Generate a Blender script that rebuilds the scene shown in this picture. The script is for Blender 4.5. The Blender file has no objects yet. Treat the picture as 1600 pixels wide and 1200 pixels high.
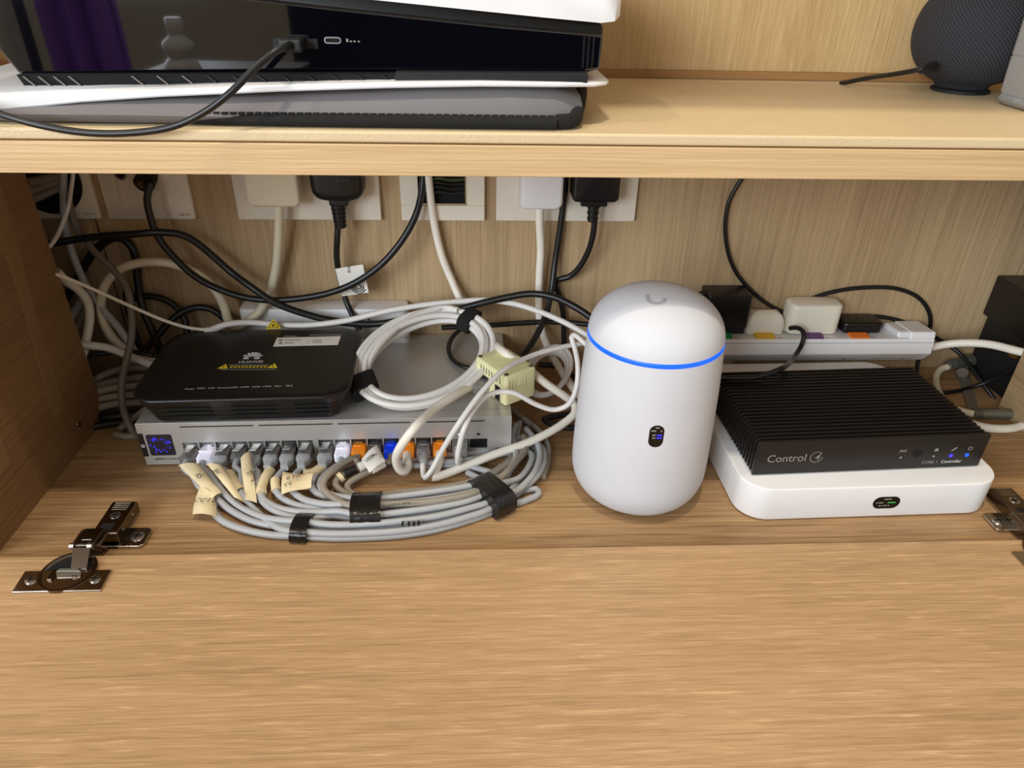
import bpy, math, random
from mathutils import Vector, Matrix
random.seed(7)
C = bpy.context.scene.collection
S = 0.001                                   # all coordinates below are millimetres
R = math.radians

# ---------------------------------------------------------------- camera, sky, lamps, exposure
cd = bpy.data.cameras.new('camera'); cam = bpy.data.objects.new('camera', cd); C.objects.link(cam)
cd.sensor_width = 36.0; cd.lens = 36.0 * 1109.37 / 1600; cd.clip_start = 0.01; cd.clip_end = 50
r_ = Vector((0.998838, -0.043974, 0.019703)); u_ = Vector((0.006093, 0.520857, 0.853622)); w_ = Vector((0.0478, 0.852511, -0.52052))
cam.matrix_world = Matrix(((r_.x, u_.x, -w_.x, -0.01982), (r_.y, u_.y, -w_.y, -0.40678), (r_.z, u_.z, -w_.z, 0.39937), (0, 0, 0, 1)))
bpy.context.scene.camera = cam

wd = bpy.data.worlds.new('room_light'); bpy.context.scene.world = wd; wd.use_nodes = True
bg = wd.node_tree.nodes['Background']; bg.inputs[0].default_value = (1.0, 0.93, 0.84, 1); bg.inputs[1].default_value = 0.48

def area(name, loc, target, size, power, col):
    l = bpy.data.lights.new(name, 'AREA'); l.shape = 'RECTANGLE'; l.size, l.size_y = size
    l.energy = power; l.color = col
    o = bpy.data.objects.new(name, l); C.objects.link(o); o.location = loc
    o.rotation_euler = (Vector(target) - Vector(loc)).to_track_quat('-Z', 'Y').to_euler()
    return o
area('ceiling_lamp', (0.05, -0.19, 2.2), (0.05, -0.05, 0), (0.07, 0.07), 16, (1.0, 0.87, 0.70))
area('ceiling_lamp', (-1.1, -0.30, 2.2), (0.0, 0.0, 0.2), (0.08, 0.08), 8, (1.0, 0.87, 0.70))
area('room_window', (-1.35, -1.7, 0.8), (0.15, 0.2, 0.12), (1.3, 1.1), 66, (0.86, 0.93, 1.0))
vs = bpy.context.scene.view_settings
vs.view_transform = 'Standard'; vs.look = 'None'; vs.gamma = 1; vs.use_curve_mapping = False; vs.exposure = 0.0

# ---------------------------------------------------------------- materials
def lin(c):
    return tuple(((x / 255) / 12.92 if x / 255 <= 0.04045 else ((x / 255 + 0.055) / 1.055) ** 2.4) for x in c) + (1,)
def mat(name, col, rough=0.5, metal=0.0, emit=None, es=0.0, trans=0.0, bump=None, coat=0.0, var=0.0, spec=0.5, sss=0.0):
    m = bpy.data.materials.new(name); m.use_nodes = True
    nt = m.node_tree; b = nt.nodes['Principled BSDF']
    b.inputs['Base Color'].default_value = lin(col); b.inputs['Roughness'].default_value = rough
    b.inputs['Metallic'].default_value = metal; b.inputs['Specular IOR Level'].default_value = spec
    if emit: b.inputs['Emission Color'].default_value = lin(emit); b.inputs['Emission Strength'].default_value = es
    if trans: b.inputs['Transmission Weight'].default_value = trans; b.inputs['IOR'].default_value = 1.45
    if coat: b.inputs['Coat Weight'].default_value = coat; b.inputs['Coat Roughness'].default_value = 0.05
    tc = nt.nodes.new('ShaderNodeTexCoord')
    if bump:
        sc, st, dist = bump
        n = nt.nodes.new('ShaderNodeTexNoise'); n.inputs['Scale'].default_value = sc; n.inputs['Detail'].default_value = 4
        nt.links.new(tc.outputs['Object'], n.inputs['Vector'])
        bp = nt.nodes.new('ShaderNodeBump'); bp.inputs['Strength'].default_value = st; bp.inputs['Distance'].default_value = dist
        nt.links.new(n.outputs['Fac'], bp.inputs['Height']); nt.links.new(bp.outputs['Normal'], b.inputs['Normal'])
    v = var or 0.03
    n2 = nt.nodes.new('ShaderNodeTexNoise'); n2.inputs['Scale'].default_value = 45; n2.inputs['Detail'].default_value = 3
    nt.links.new(tc.outputs['Object'], n2.inputs['Vector'])
    mr = nt.nodes.new('ShaderNodeMapRange'); mr.inputs['To Min'].default_value = 1 - v; mr.inputs['To Max'].default_value = 1 + v
    nt.links.new(n2.outputs['Fac'], mr.inputs['Value'])
    mx = nt.nodes.new('ShaderNodeMix'); mx.data_type = 'RGBA'; mx.blend_type = 'MULTIPLY'; mx.inputs[0].default_value = 1
    mx.inputs[6].default_value = lin(col); nt.links.new(mr.outputs[0], mx.inputs[7]); nt.links.new(mx.outputs[2], b.inputs['Base Color'])
    return m
def wood(name, axis, dark, light, rough=0.45, fine=0.5, streak=0.25, seed=0.0, ln=1.0, fleck=0.0):
    """oak laminate: long pores along one axis plus broad figure"""
    m = bpy.data.materials.new(name); m.use_nodes = True; nt = m.node_tree; L = nt.links
    b = nt.nodes['Principled BSDF']; b.inputs['Roughness'].default_value = rough; b.inputs['Specular IOR Level'].default_value = 0.35
    tc = nt.nodes.new('ShaderNodeTexCoord')
    def mp(sa, sc):
        k = nt.nodes.new('ShaderNodeMapping'); sv = [sc, sc, sc]; sv[axis] = sa
        k.inputs['Scale'].default_value = sv; k.inputs['Location'].default_value = (seed, seed * 1.7, seed * 0.6)
        L.new(tc.outputs['Object'], k.inputs['Vector']); return k
    def noise(mpn, sc, det, dist=0.0):
        n = nt.nodes.new('ShaderNodeTexNoise'); n.inputs['Scale'].default_value = sc; n.inputs['Detail'].default_value = det
        n.inputs['Distortion'].default_value = dist
        L.new(mpn.outputs[0], n.inputs['Vector']); return n
    broad = noise(mp(2.5, 22), 1.0, 3, 0.6)
    bands = noise(mp(9.0 * ln, 280), 1.0, 3, 0.5)
    pores = noise(mp(38 * ln, 480), 1.0, 2, 0.2)
    def mth(op, a, bb):
        k = nt.nodes.new('ShaderNodeMath'); k.operation = op
        for i, q in enumerate((a, bb)):
            if isinstance(q, (int, float)): k.inputs[i].default_value = q
            else: L.new(q, k.inputs[i])
        return k.outputs[0]
    f = mth('ADD', mth('MULTIPLY', broad.outputs[0], 0.35), mth('ADD', mth('MULTIPLY', bands.outputs[0], 0.65 * (1 - fine * 0.6)), mth('MULTIPLY', pores.outputs[0], 0.65 * fine * 0.6)))
    mr = nt.nodes.new('ShaderNodeMapRange'); mr.inputs['From Min'].default_value = 0.5 - streak; mr.inputs['From Max'].default_value = 0.5 + streak
    L.new(f, mr.inputs['Value'])
    mx = nt.nodes.new('ShaderNodeMix'); mx.data_type = 'RGBA'; mx.inputs[6].default_value = lin(dark); mx.inputs[7].default_value = lin(light)
    L.new(mr.outputs[0], mx.inputs[0])
    fm = nt.nodes.new('ShaderNodeMapRange'); fm.inputs['From Min'].default_value = 0.64; fm.inputs['From Max'].default_value = 0.78; fm.inputs['To Max'].default_value = fleck
    L.new(pores.outputs[0], fm.inputs['Value'])
    m2 = nt.nodes.new('ShaderNodeMix'); m2.data_type = 'RGBA'; m2.inputs[7].default_value = lin(tuple(min(255, c * 1.22) for c in light))
    L.new(fm.outputs[0], m2.inputs[0]); L.new(mx.outputs[2], m2.inputs[6]); L.new(m2.outputs[2], b.inputs['Base Color'])
    bp = nt.nodes.new('ShaderNodeBump'); bp.inputs['Strength'].default_value = 0.6; bp.inputs['Distance'].default_value = 0.0008
    L.new(mth('ADD', pores.outputs[0], bands.outputs[0]), bp.inputs['Height']); L.new(bp.outputs[0], b.inputs['Normal'])
    return m
def mesh_fabric(name, col, col2, sc):
    """knit speaker mesh: diagonal checker of dark pits, from object-space angles"""
    m = mat(name, col, 0.8); nt = m.node_tree; b = nt.nodes['Principled BSDF']; L = nt.links
    tc = nt.nodes.new('ShaderNodeTexCoord'); sx = nt.nodes.new('ShaderNodeSeparateXYZ'); L.new(tc.outputs['Object'], sx.inputs[0])
    def mth(op, a, bb=0.0):
        k = nt.nodes.new('ShaderNodeMath'); k.operation = op
        for i, q in enumerate((a, bb)):
            if isinstance(q, (int, float)): k.inputs[i].default_value = q
            else: L.new(q, k.inputs[i])
        return k.outputs[0]
    an = mth('MULTIPLY', mth('ARCTAN2', sx.outputs[1], sx.outputs[0]), 46.0)
    ht = mth('MULTIPLY', sx.outputs[2], 1050.0)
    a = mth('SINE', mth('ADD', an, ht)); c = mth('SINE', mth('SUBTRACT', an, ht))
    h = mth('MULTIPLY', a, c)
    mr = nt.nodes.new('ShaderNodeMapRange'); mr.inputs['From Min'].default_value = -0.2; mr.inputs['From Max'].default_value = 0.7; L.new(mth('ABSOLUTE', h), mr.inputs['Value'])
    mx = nt.nodes.new('ShaderNodeMix'); mx.data_type = 'RGBA'; mx.inputs[6].default_value = lin(col2); mx.inputs[7].default_value = lin(col)
    L.new(mr.outputs[0], mx.inputs[0]); L.new(mx.outputs[2], b.inputs['Base Color'])
    bp = nt.nodes.new('ShaderNodeBump'); bp.inputs['Strength'].default_value = 0.8; bp.inputs['Distance'].default_value = 0.001
    L.new(mth('ABSOLUTE', h), bp.inputs['Height']); L.new(bp.outputs[0], b.inputs['Normal'])
    return m

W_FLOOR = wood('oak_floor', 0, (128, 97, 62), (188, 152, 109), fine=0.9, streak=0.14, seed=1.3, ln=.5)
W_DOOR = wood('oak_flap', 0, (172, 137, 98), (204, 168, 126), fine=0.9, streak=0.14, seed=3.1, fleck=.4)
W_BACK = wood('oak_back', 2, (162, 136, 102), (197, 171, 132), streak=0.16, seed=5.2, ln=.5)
W_UP = wood('oak_back_lit', 2, (184, 150, 100), (216, 183, 132), fine=0.8, streak=0.18, seed=6.2, fleck=.3)  # lighter back-wall oak: the brightness above the shelf put into its colour
W_SIDE = wood('oak_side_shaded', 1, (116, 86, 54), (146, 112, 74), streak=0.2, seed=8.2, ln=.5)  # darker side oak: shade on the left panel put into its colour
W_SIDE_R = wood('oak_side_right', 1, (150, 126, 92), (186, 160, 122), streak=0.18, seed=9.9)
W_EDGE = wood('oak_edge', 0, (196, 162, 116), (222, 190, 144), fine=0.3, streak=0.18, seed=11.0, ln=.4)
W_TRIM = wood('oak_trim', 0, (150, 108, 64), (178, 134, 86), fine=0.3, seed=12.0)
LEATHER = mat('cream_leather', (216, 194, 154), 0.5, bump=(420, 0.5, 0.0006), var=0.05)
BLACK = mat('black_plastic', (17, 16, 15), 0.36)
BLACKM = mat('black_matte', (15, 15, 15), 0.7)
PIT = mat('dark_gap', (5, 5, 5), 0.9)
RUBBER = mat('black_cord', (20, 20, 21), 0.38)
GLOSS = mat('gloss_black', (3, 3, 9), 0.02, coat=0.8, spec=0.9, var=0.01)
WHITE = mat('white_plastic', (236, 236, 236), 0.38)
WHITEM = mat('white_satin', (212, 214, 219), 0.6, spec=0.2)
CREAM = mat('cream_plastic', (236, 230, 212), 0.4)
IVORY = mat('ivory_plate', (232, 225, 208), 0.4)
BEIGE = mat('beige_cord', (222, 213, 186), 0.42)
WCORD = mat('white_cord', (230, 227, 222), 0.4)
ROOMF = mat('room_floor_dark', (66, 50, 38), 0.5)
ROOMD = mat('reflect_dark', (14, 14, 24), 0.7)
ROOMW = mat('room_wall_beige', (206, 194, 164), 0.7)
WCORD2 = mat('warm_white_cord', (242, 236, 222), 0.4)
GCORD = mat('grey_cord', (174, 176, 178), 0.42, var=0.06)
GCORD2 = mat('dusty_grey_cord', (150, 142, 128), 0.5, var=0.1)
GCORD3 = mat('dark_grey_cord', (116, 108, 98), 0.5, var=0.08)
SILVER = mat('silver_metal', (196, 194, 190), 0.38, metal=0.5, bump=(900, 0.08, 0.0002))
CHROME = mat('nickel', (190, 182, 170), 0.16, metal=1.0)
DNICKEL = mat('dark_nickel', (120, 108, 94), 0.2, metal=1.0)
STEEL = mat('bright_steel', (206, 206, 206), 0.25, metal=1.0)
GUN = mat('grey_connector', (128, 128, 116), 0.38, metal=0.6)
CLEAR = mat('clear_plastic', (228, 228, 228), 0.12, trans=0.75)
SMOKE = mat('smoky_clear_plastic', (176, 176, 172), 0.15, trans=0.7)
LITW = mat('white_lit_plug', (240, 240, 250), 0.15, trans=0.5, emit=(235, 238, 255), es=0.32)
LITO = mat('orange_lit_plug', (255, 170, 60), 0.15, trans=0.55, emit=(255, 150, 30), es=0.2)
LITB = mat('blue_lit_plug', (40, 90, 250), 0.15, trans=0.55, emit=(20, 70, 255), es=0.22)
TAPE = mat('black_tape', (28, 27, 26), 0.22, bump=(260, 0.6, 0.0008))
PAPER = mat('masking_paper', (228, 211, 170), 0.7, bump=(150, 0.35, 0.0008), var=0.06)
PAPERW = mat('white_paper', (236, 232, 222), 0.7)
INK = mat('ink', (22, 20, 18), 0.7)
GREYINK = mat('grey_print', (140, 136, 128), 0.6)
WINK = mat('white_print', (205, 205, 205), 0.5)
DIMINK = mat('dim_white_print', (150, 148, 145), 0.5)
YINK = mat('yellow_print', (226, 196, 44), 0.5)
ALU = mat('matte_black_metal', (34, 31, 29), 0.36, metal=0.25, bump=(1200, 0.12, 0.0002))
YELLOW = mat('pale_yellow_case', (238, 234, 182), 0.45)
LED = mat('blue_light_ring', (20, 70, 255), 0.4, emit=(0, 88, 255), es=1.25)
LEDDOT = mat('blue_pixel', (40, 40, 255), 0.4, emit=(60, 50, 255), es=1.2)
LEDW = mat('white_pixel', (230, 230, 230), 0.4, emit=(225, 230, 255), es=1.0)
LEDG = mat('green_pixel', (60, 200, 90), 0.4, emit=(60, 150, 80), es=0.15)
SCREEN = mat('screen_glass', (34, 30, 44), 0.12)
OLED = mat('oled_black', (6, 6, 6), 0.08)
NEO = mat('grey_neoprene', (116, 112, 113), 0.85, bump=(1500, 0.4, 0.0004), var=0.06)
BIND = mat('black_binding', (20, 20, 20), 0.9, bump=(1300, 0.9, 0.001), var=0.2)
FELT = mat('grey_fabric', (146, 146, 144), 0.85, bump=(1200, 0.35, 0.0005))
FILM = mat('clear_film', (200, 202, 202), 0.1, trans=0.6, bump=(120, 0.8, 0.002))
KNIT = mesh_fabric('knit_mesh', (58, 58, 66), (6, 6, 8), 1.0)
GOLD = mat('gold_print', (150, 112, 40), 0.35, metal=0.7)
ACRYL = mat('frosted_strip', (140, 110, 74), 0.35)
SW = {k: mat('switch_' + k, c, 0.35) for k, c in dict(green=(40, 150, 80), yellow=(226, 180, 20), purple=(92, 46, 108), orange=(236, 126, 50)).items()}
PURPLE = mat('purple_cloth', (140, 90, 200), 0.8)

# ---------------------------------------------------------------- mesh helpers (millimetres)
def rrect(x0, y0, x1, y1, r, n=6):
    p = []
    for cx, cy, a in ((x1 - r, y0 + r, -90), (x1 - r, y1 - r, 0), (x0 + r, y1 - r, 90), (x0 + r, y0 + r, 180)):
        for i in range(n + 1):
            t = R(a + 90 * i / n); p.append((cx + r * math.cos(t), cy + r * math.sin(t)))
    return p
def inset(x0, y0, x1, y1, r, d, n=6):
    return rrect(x0 + d, y0 + d, x1 - d, y1 - d, max(r - d, 0.2), n)
def circ(cx, cy, r, n=24):
    return [(cx + r * math.cos(2 * math.pi * i / n), cy + r * math.sin(2 * math.pi * i / n)) for i in range(n)]
def spline(pts, step=4.0, closed=False):
    P = [Vector(p) for p in pts]; n = len(P); out = []
    if n == 2: return [P[0].lerp(P[1], i / 4) for i in range(5)]
    for i in range(n if closed else n - 1):
        p1, p2 = P[i], P[(i + 1) % n]
        p0 = P[i - 1] if (closed or i > 0) else p1 * 2 - p2
        p3 = P[(i + 2) % n] if (closed or i + 2 < n) else p2 * 2 - p1
        k = max(2, int((p2 - p1).length / step))
        d1 = max((p1 - p0).length, 1e-3) ** .5; d2 = max((p2 - p1).length, 1e-3) ** .5; d3 = max((p3 - p2).length, 1e-3) ** .5
        m1 = ((p1 - p0) / d1 - (p2 - p0) / (d1 + d2) + (p2 - p1) / d2) * d2
        m2 = ((p2 - p1) / d2 - (p3 - p1) / (d2 + d3) + (p3 - p2) / d3) * d2
        for j in range(k):
            t = j / k; t2 = t * t; t3 = t2 * t
            out.append(p1 * (2 * t3 - 3 * t2 + 1) + m1 * (t3 - 2 * t2 + t) + p2 * (-2 * t3 + 3 * t2) + m2 * (t3 - t2))
    if not closed: out.append(P[-1].copy())
    return out
class B:
    def __init__(s): s.v = []; s.f = []
    def add(s, vs, fs):
        o = len(s.v); s.v += [tuple(v) for v in vs]; s.f += [tuple(i + o for i in f) for f in fs]; return s
    def box(s, x0, y0, z0, x1, y1, z1):
        return s.add([(x, y, z) for z in (z0, z1) for x, y in ((x0, y0), (x1, y0), (x1, y1), (x0, y1))],
                     [(3, 2, 1, 0), (4, 5, 6, 7), (0, 1, 5, 4), (1, 2, 6, 5), (2, 3, 7, 6), (3, 0, 4, 7)])
    def loft(s, rings, caps=True, closed=True):
        n = len(rings[0]); vs = [p for r in rings for p in r]; fs = []
        for k in range(len(rings) - 1):
            for i in range(n if closed else n - 1):
                j = (i + 1) % n
                fs.append((k * n + i, k * n + j, (k + 1) * n + j, (k + 1) * n + i))
        if caps: fs.append(tuple(range(n - 1, -1, -1))); fs.append(tuple((len(rings) - 1) * n + i for i in range(n)))
        return s.add(vs, fs)
    def layers(s, lay):                       # [(poly2d, z)] stacked upward
        return s.loft([[(x, y, z) for x, y in p] for p, z in lay])
    def prism(s, poly, a, b, axis='z'):
        f = {'z': lambda p, t: (p[0], p[1], t), 'y': lambda p, t: (p[0], t, p[1]), 'x': lambda p, t: (t, p[0], p[1])}[axis]
        if axis == 'y': a, b = b, a
        return s.loft([[f(p, a) for p in poly], [f(p, b) for p in poly]])
    def slab(s, x0, y0, x1, y1, z0, z1, r, e=1.0, eb=None, n=6):   # rounded plan, rounded upper and lower edges
        eb = e if eb is None else eb; L = []
        for t in (0, 30, 60, 90): L.append((inset(x0, y0, x1, y1, r, eb * (1 - math.sin(R(t))), n), z0 + eb * (1 - math.cos(R(t)))))
        for t in (90, 60, 30, 0): L.append((inset(x0, y0, x1, y1, r, e * (1 - math.sin(R(t))), n), z1 - e * (1 - math.cos(R(t)))))
        return s.layers(L)
    def lathe(s, prof, n=48, c=(0, 0, 0)):
        rings = [[(c[0] + r * math.cos(2 * math.pi * i / n), c[1] + r * math.sin(2 * math.pi * i / n), c[2] + z) for i in range(n)] for r, z in prof]
        return s.loft(rings)
    def tube(s, pts, r, n=10, step=4.0, closed=False, raw=False, prof=None):
        P = [Vector(p) for p in pts] if raw else spline(pts, step, closed)
        q = len(P); T = []
        for i in range(q):
            a = P[i - 1] if (i > 0 or closed) else P[i]; b = P[(i + 1) % q] if (i < q - 1 or closed) else P[i]
            t = (b - a); T.append(t.normalized() if t.length > 1e-6 else Vector((0, 0, 1)))
        up = Vector((0, 0, 1)) if abs(T[0].z) < 0.9 else Vector((0, 1, 0))
        N = T[0].cross(up).normalized(); rings = []
        for i in range(q):
            N = (N - T[i] * N.dot(T[i])).normalized(); Bn = T[i].cross(N)
            rr = r if prof is None else r * prof(i / (q - 1))
            rings.append([P[i] + (N * math.cos(2 * math.pi * k / n) + Bn * math.sin(2 * math.pi * k / n)) * rr for k in range(n)])
        if closed: rings.append(rings[0])
        return s.loft(rings, caps=not closed)
    def cyl(s, a, b, r, n=16, r2=None):
        a, b = Vector(a), Vector(b); t = (b - a).normalized()
        up = Vector((0, 0, 1)) if abs(t.z) < 0.9 else Vector((0, 1, 0)); N = t.cross(up).normalized(); Q = t.cross(N)
        return s.loft([[p + (N * math.cos(2 * math.pi * k / n) + Q * math.sin(2 * math.pi * k / n)) * rr for k in range(n)] for p, rr in ((a, r), (b, r if r2 is None else r2))])
    def sheet(s, poly, th=0.4):               # a thin flap of paper: polygon in space, given thickness
        P = [Vector(p) for p in poly]; nrm = Vector((0, 0, 0))
        for i in range(len(P)): nrm += P[i].cross(P[(i + 1) % len(P)])
        nrm.normalize(); return s.loft([[p - nrm * th / 2 for p in P], [p + nrm * th / 2 for p in P]])
    def curl(s, p00, p10, p01, p11, bulge=2.0, th=0.4, n=6, m=4, wave=0.0):   # curled paper between four corners
        p00, p10, p01, p11 = map(Vector, (p00, p10, p01, p11)); nr = (p10 - p00).cross(p01 - p00).normalized()
        if nr.z < 0: nr = -nr
        G = []
        for side in (0, 1):
            for i in range(n + 1):
                for j in range(m + 1):
                    a, b = i / n, j / m
                    p = p00.lerp(p10, a).lerp(p01.lerp(p11, a), b)
                    p = p + nr * (bulge * math.sin(math.pi * b) + wave * math.sin(5 * a + 2 * b) + (th if side else 0))
                    G.append(p)
        o = (n + 1) * (m + 1); fs = []
        for i in range(n):
            for j in range(m):
                q = (i * (m + 1) + j, (i + 1) * (m + 1) + j, (i + 1) * (m + 1) + j + 1, i * (m + 1) + j + 1)
                fs.append(tuple(reversed(q))); fs.append(tuple(k + o for k in q))
        edge = [i * (m + 1) for i in range(n + 1)] + [n * (m + 1) + j for j in range(1, m + 1)] + [i * (m + 1) + m for i in range(n - 1, -1, -1)] + [j for j in range(m - 1, 0, -1)]
        for k in range(len(edge)):
            a, b = edge[k], edge[(k + 1) % len(edge)]; fs.append((a, b, b + o, a + o))
        return s.add(G, fs)
    def xf(s, M):
        s.v = [tuple(M @ Vector(v)) for v in s.v]; return s
    def obj(s, name, m, parent=None, bevel=0.0, world=False, angle=38, seg=2):
        me = bpy.data.meshes.new(name); vs = s.v
        if world and parent is not None:
            Mi = rootM(parent).inverted(); vs = [tuple(Mi @ Vector(v)) for v in vs]
        me.from_pydata([(x * S, y * S, z * S) for x, y, z in vs], [], s.f); me.update()
        me.polygons.foreach_set('use_smooth', [True] * len(me.polygons))
        me.materials.append(m)
        o = bpy.data.objects.new(name, me); C.objects.link(o)
        if parent is not None: o.parent = parent
        if bevel:
            bv = o.modifiers.new('bevel', 'BEVEL'); bv.width = bevel * S; bv.segments = seg; bv.limit_method = 'ANGLE'; bv.angle_limit = R(30); bv.harden_normals = True
        else: me.set_sharp_from_angle(angle=R(angle))
        return o
def rootM(o):
    while o.parent is not None: o = o.parent
    return Matrix.Translation(Vector(o.location) / S) @ o.rotation_euler.to_matrix().to_4x4()
def thing(name, label, cat, loc=(0, 0, 0), rotz=0.0, group=None, rot=None):
    o = bpy.data.objects.new(name, None); C.objects.link(o); o.empty_display_size = 0.01
    o.location = Vector(loc) * S; o.rotation_euler = rot or (0, 0, rotz)
    o['label'] = label; o['category'] = cat
    if group: o['group'] = group
    return o
def tag(o, label, cat, group=None):
    o['label'] = label; o['category'] = cat
    if group: o['group'] = group
    return o
def struct(o): o['kind'] = 'structure'; return o
def text(name, body, size, m, parent, org, xd=(1, 0, 0), yd=(0, 0, 1), align='LEFT', bold=0.0, world=False, shear=0.0, xs=1.0):
    """lettering turned into a thin mesh lying at org, running along xd with its tops towards yd"""
    cu = bpy.data.curves.new(name, 'FONT'); cu.body = body; cu.size = size; cu.align_x = align; cu.align_y = 'CENTER'
    cu.offset = bold; cu.shear = shear; cu.resolution_u = 3
    t = bpy.data.objects.new(name, cu); C.objects.link(t)
    me = bpy.data.meshes.new_from_object(t)
    bpy.data.objects.remove(t); bpy.data.curves.remove(cu)
    X = Vector(xd).normalized(); Yv = Vector(yd); Yv = (Yv - X * Yv.dot(X)).normalized(); Zv = X.cross(Yv)
    b = B(); vs = [Vector(org) + X * v.co.x * xs + Yv * v.co.y + Zv * 0.12 for v in me.vertices]
    b.add(vs, [tuple(p.vertices) for p in me.polygons]); bpy.data.meshes.remove(me)
    return b.obj(name, m, parent, world=world)

# ---------------------------------------------------------------- the setting
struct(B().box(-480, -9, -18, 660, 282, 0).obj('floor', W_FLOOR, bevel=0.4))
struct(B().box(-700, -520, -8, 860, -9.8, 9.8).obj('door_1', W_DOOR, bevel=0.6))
struct(B().box(-1500, -2620, -760, 1500, -560, -740).obj('floor_room', ROOMF))
struct(B().box(-1900, -2640, -740, -760, -2620, 420).obj('wall_room_front', ROOMW))  # low far wall, added for the console's gloss face to reflect
struct(B().box(-760, -2640, -740, 1500, -2620, 420).obj('reflect_panel_dark', ROOMD))  # dark panel added so the gloss face mirrors a dim room
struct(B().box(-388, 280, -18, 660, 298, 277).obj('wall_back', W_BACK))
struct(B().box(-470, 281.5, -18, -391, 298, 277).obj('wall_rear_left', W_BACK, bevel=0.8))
struct(B().box(-392, 286, -18, -387, 298, 277).obj('trim_2', PIT))
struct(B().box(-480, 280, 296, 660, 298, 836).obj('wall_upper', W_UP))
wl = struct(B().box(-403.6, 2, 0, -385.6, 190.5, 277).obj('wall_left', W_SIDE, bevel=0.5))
# two frosted strips let into the left panel, and a screw
for poly in ([p[1:] for p in [(-385.6,157.8,256.4),(-385.6,150.9,193.0),(-385.6,141.2,126.9),(-385.6,136.2,50.8),(-385.6,134.2,46.7),(-385.6,118.3,47.2),(-385.6,118.3,55.9),(-385.6,129.2,134.7),(-385.6,133.4,199.5),(-385.6,133.6,243.8)]], [p[1:] for p in [(-385.6,51.9,99.7),(-385.6,53.2,74.8),(-385.6,52.0,51.8),(-385.6,49.5,49.3),(-385.6,37.1,49.1),(-385.6,21.7,51.1)]]):
    B().prism(poly, -386.2, -385.35, 'x').obj('inlay_strip', ACRYL, wl, bevel=0.3)
sc = B().cyl((-385.7, 146.2, 21.3), (-384.6, 146.2, 21.3), 2.6, 16, 2.2).obj('screw', DNICKEL, wl)
B().box(-384.7, 145.9, 19.6, -384.4, 146.5, 23.0).box(-384.7, 144.5, 21.0, -384.4, 147.9, 21.6).obj('cross_slot', PIT, sc)
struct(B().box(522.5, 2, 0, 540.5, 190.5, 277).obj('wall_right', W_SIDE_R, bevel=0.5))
struct(B().box(-480, 2, 0, -470, 282, 277).obj('wall_outer_left', W_SIDE))  # unseen, added to keep room light out behind the left panel
struct(B().box(-470, 2, 0, -403.6, 12, 277).obj('light_stop_left', W_SIDE))  # unseen filler, added against light leaking round the left panel
struct(B().box(650, 2, 0, 660, 282, 277).obj('wall_outer_right', W_SIDE))  # unseen, added to keep room light out behind the right panel
struct(B().box(540.5, 2, 0, 650, 12, 277).obj('light_stop_right', W_SIDE))  # unseen filler, added against light leaking round the right panel
struct(B().box(-498, 45, -18, -480, 298, 836).obj('wall_end_left', W_UP))
struct(B().box(660, 45, -18, 678, 298, 836).obj('wall_end_right', W_UP))
struct(B().box(-498, 45, 836, 678, 298, 854).obj('ceiling', W_UP))
struct(B().box(-480, 276, 304.2, 478, 280, 311).obj('baseboard_back', W_TRIM, bevel=0.6))

sh = thing('shelf', 'pale oak shelf board with cream leather top running above the open compartment', 'shelf', (0, 45.3, 277))
B().box(-480, 45.3, 277, 660, 280, 296.4).obj('board', W_EDGE, sh, bevel=0.8, world=True)
B().box(-480, 45.6, 297, 660, 264, 304).obj('leather_pad', LEATHER, sh, bevel=1.8, world=True, seg=3)
B().prism([(-480, 265), (474, 265), (482, 279.5), (-480, 279.5)], 297, 304).obj('leather_strip', LEATHER, sh, bevel=0.8, world=True)
B().prism([(475.2, 265), (660, 265), (660, 279.5), (483.2, 279.5)], 297, 304).obj('leather_strip', LEATHER, sh, bevel=0.8, world=True)

# ---------------------------------------------------------------- games console on its pouch
pc = thing('game_console', 'large gloss black game console lying flat between white curved side plates', 'console', (-120, 80, 304))
B().prism([(-303, 327.5), (-118, 331.5), (52, 333.5), (60, 336), (60, 362), (-5, 368), (-113, 378), (-200, 386), (-332, 388), (-312, 345)], 84, 252, 'y').obj('body', BLACK, pc, world=True, bevel=3)
fr = []
face = [(-302, 328.2), (-206, 330.6), (-118, 332.6), (-34, 333.8), (50, 334.6), (59, 336), (59.5, 356.2), (48, 357.3), (-5, 360.6), (-113, 369.2), (-200, 377), (-330, 387), (-316, 360), (-311, 345)]
B().prism(face, 80, 86, 'y').obj('gloss_face', GLOSS, pc, world=True, bevel=2.0, seg=3)
B().prism([(-70, 326), (0, 328.6), (46, 328.6), (50, 329.5), (50, 335), (-70, 334)], 69.5, 86, 'y').obj('lower_recess', BLACKM, pc, bevel=.6, world=True)
# lower white plate: lofted, with flared left end
st = [(-352, 44, 316, 308, 12), (-306, 56, 318.6, 311.4, 9), (-260, 60, 321.4, 315.8, 6), (-212, 62, 323.6, 319.2, 3.5), (-140, 63, 327, 323, 1), (-76, 63, 329.3, 325.8, 0), (-17, 64, 330.4, 327.3, 0), (30, 66, 330.2, 327.3, 0), (54, 70, 329.8, 327.2, 0), (63, 76, 329.2, 327.4, 0), (66, 84, 328.8, 327.6, 0)]
rings = []
for x, y, zt, zb, dip in st:
    b0 = 235 if x < 62 else 190
    rings.append([(x, y + .8, zb), (x, y, zb + .9), (x, y, zt - .9), (x, y + .8, zt), (x, y + 20, zt + dip * 0.5), (x, b0, zt + dip * .8), (x, b0, zb - 2), (x, y + 40, zb - 2)])
B().loft([list(reversed(r)) for r in rings]).obj('lower_plate', WHITE, pc, world=True)
st = [(-352, 50, 392), (-182, 62, 380.6), (-77, 68, 372.6), (20, 70, 365.2), (56, 72, 362.6), (65, 75, 363.4), (69, 82, 366)]
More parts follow.
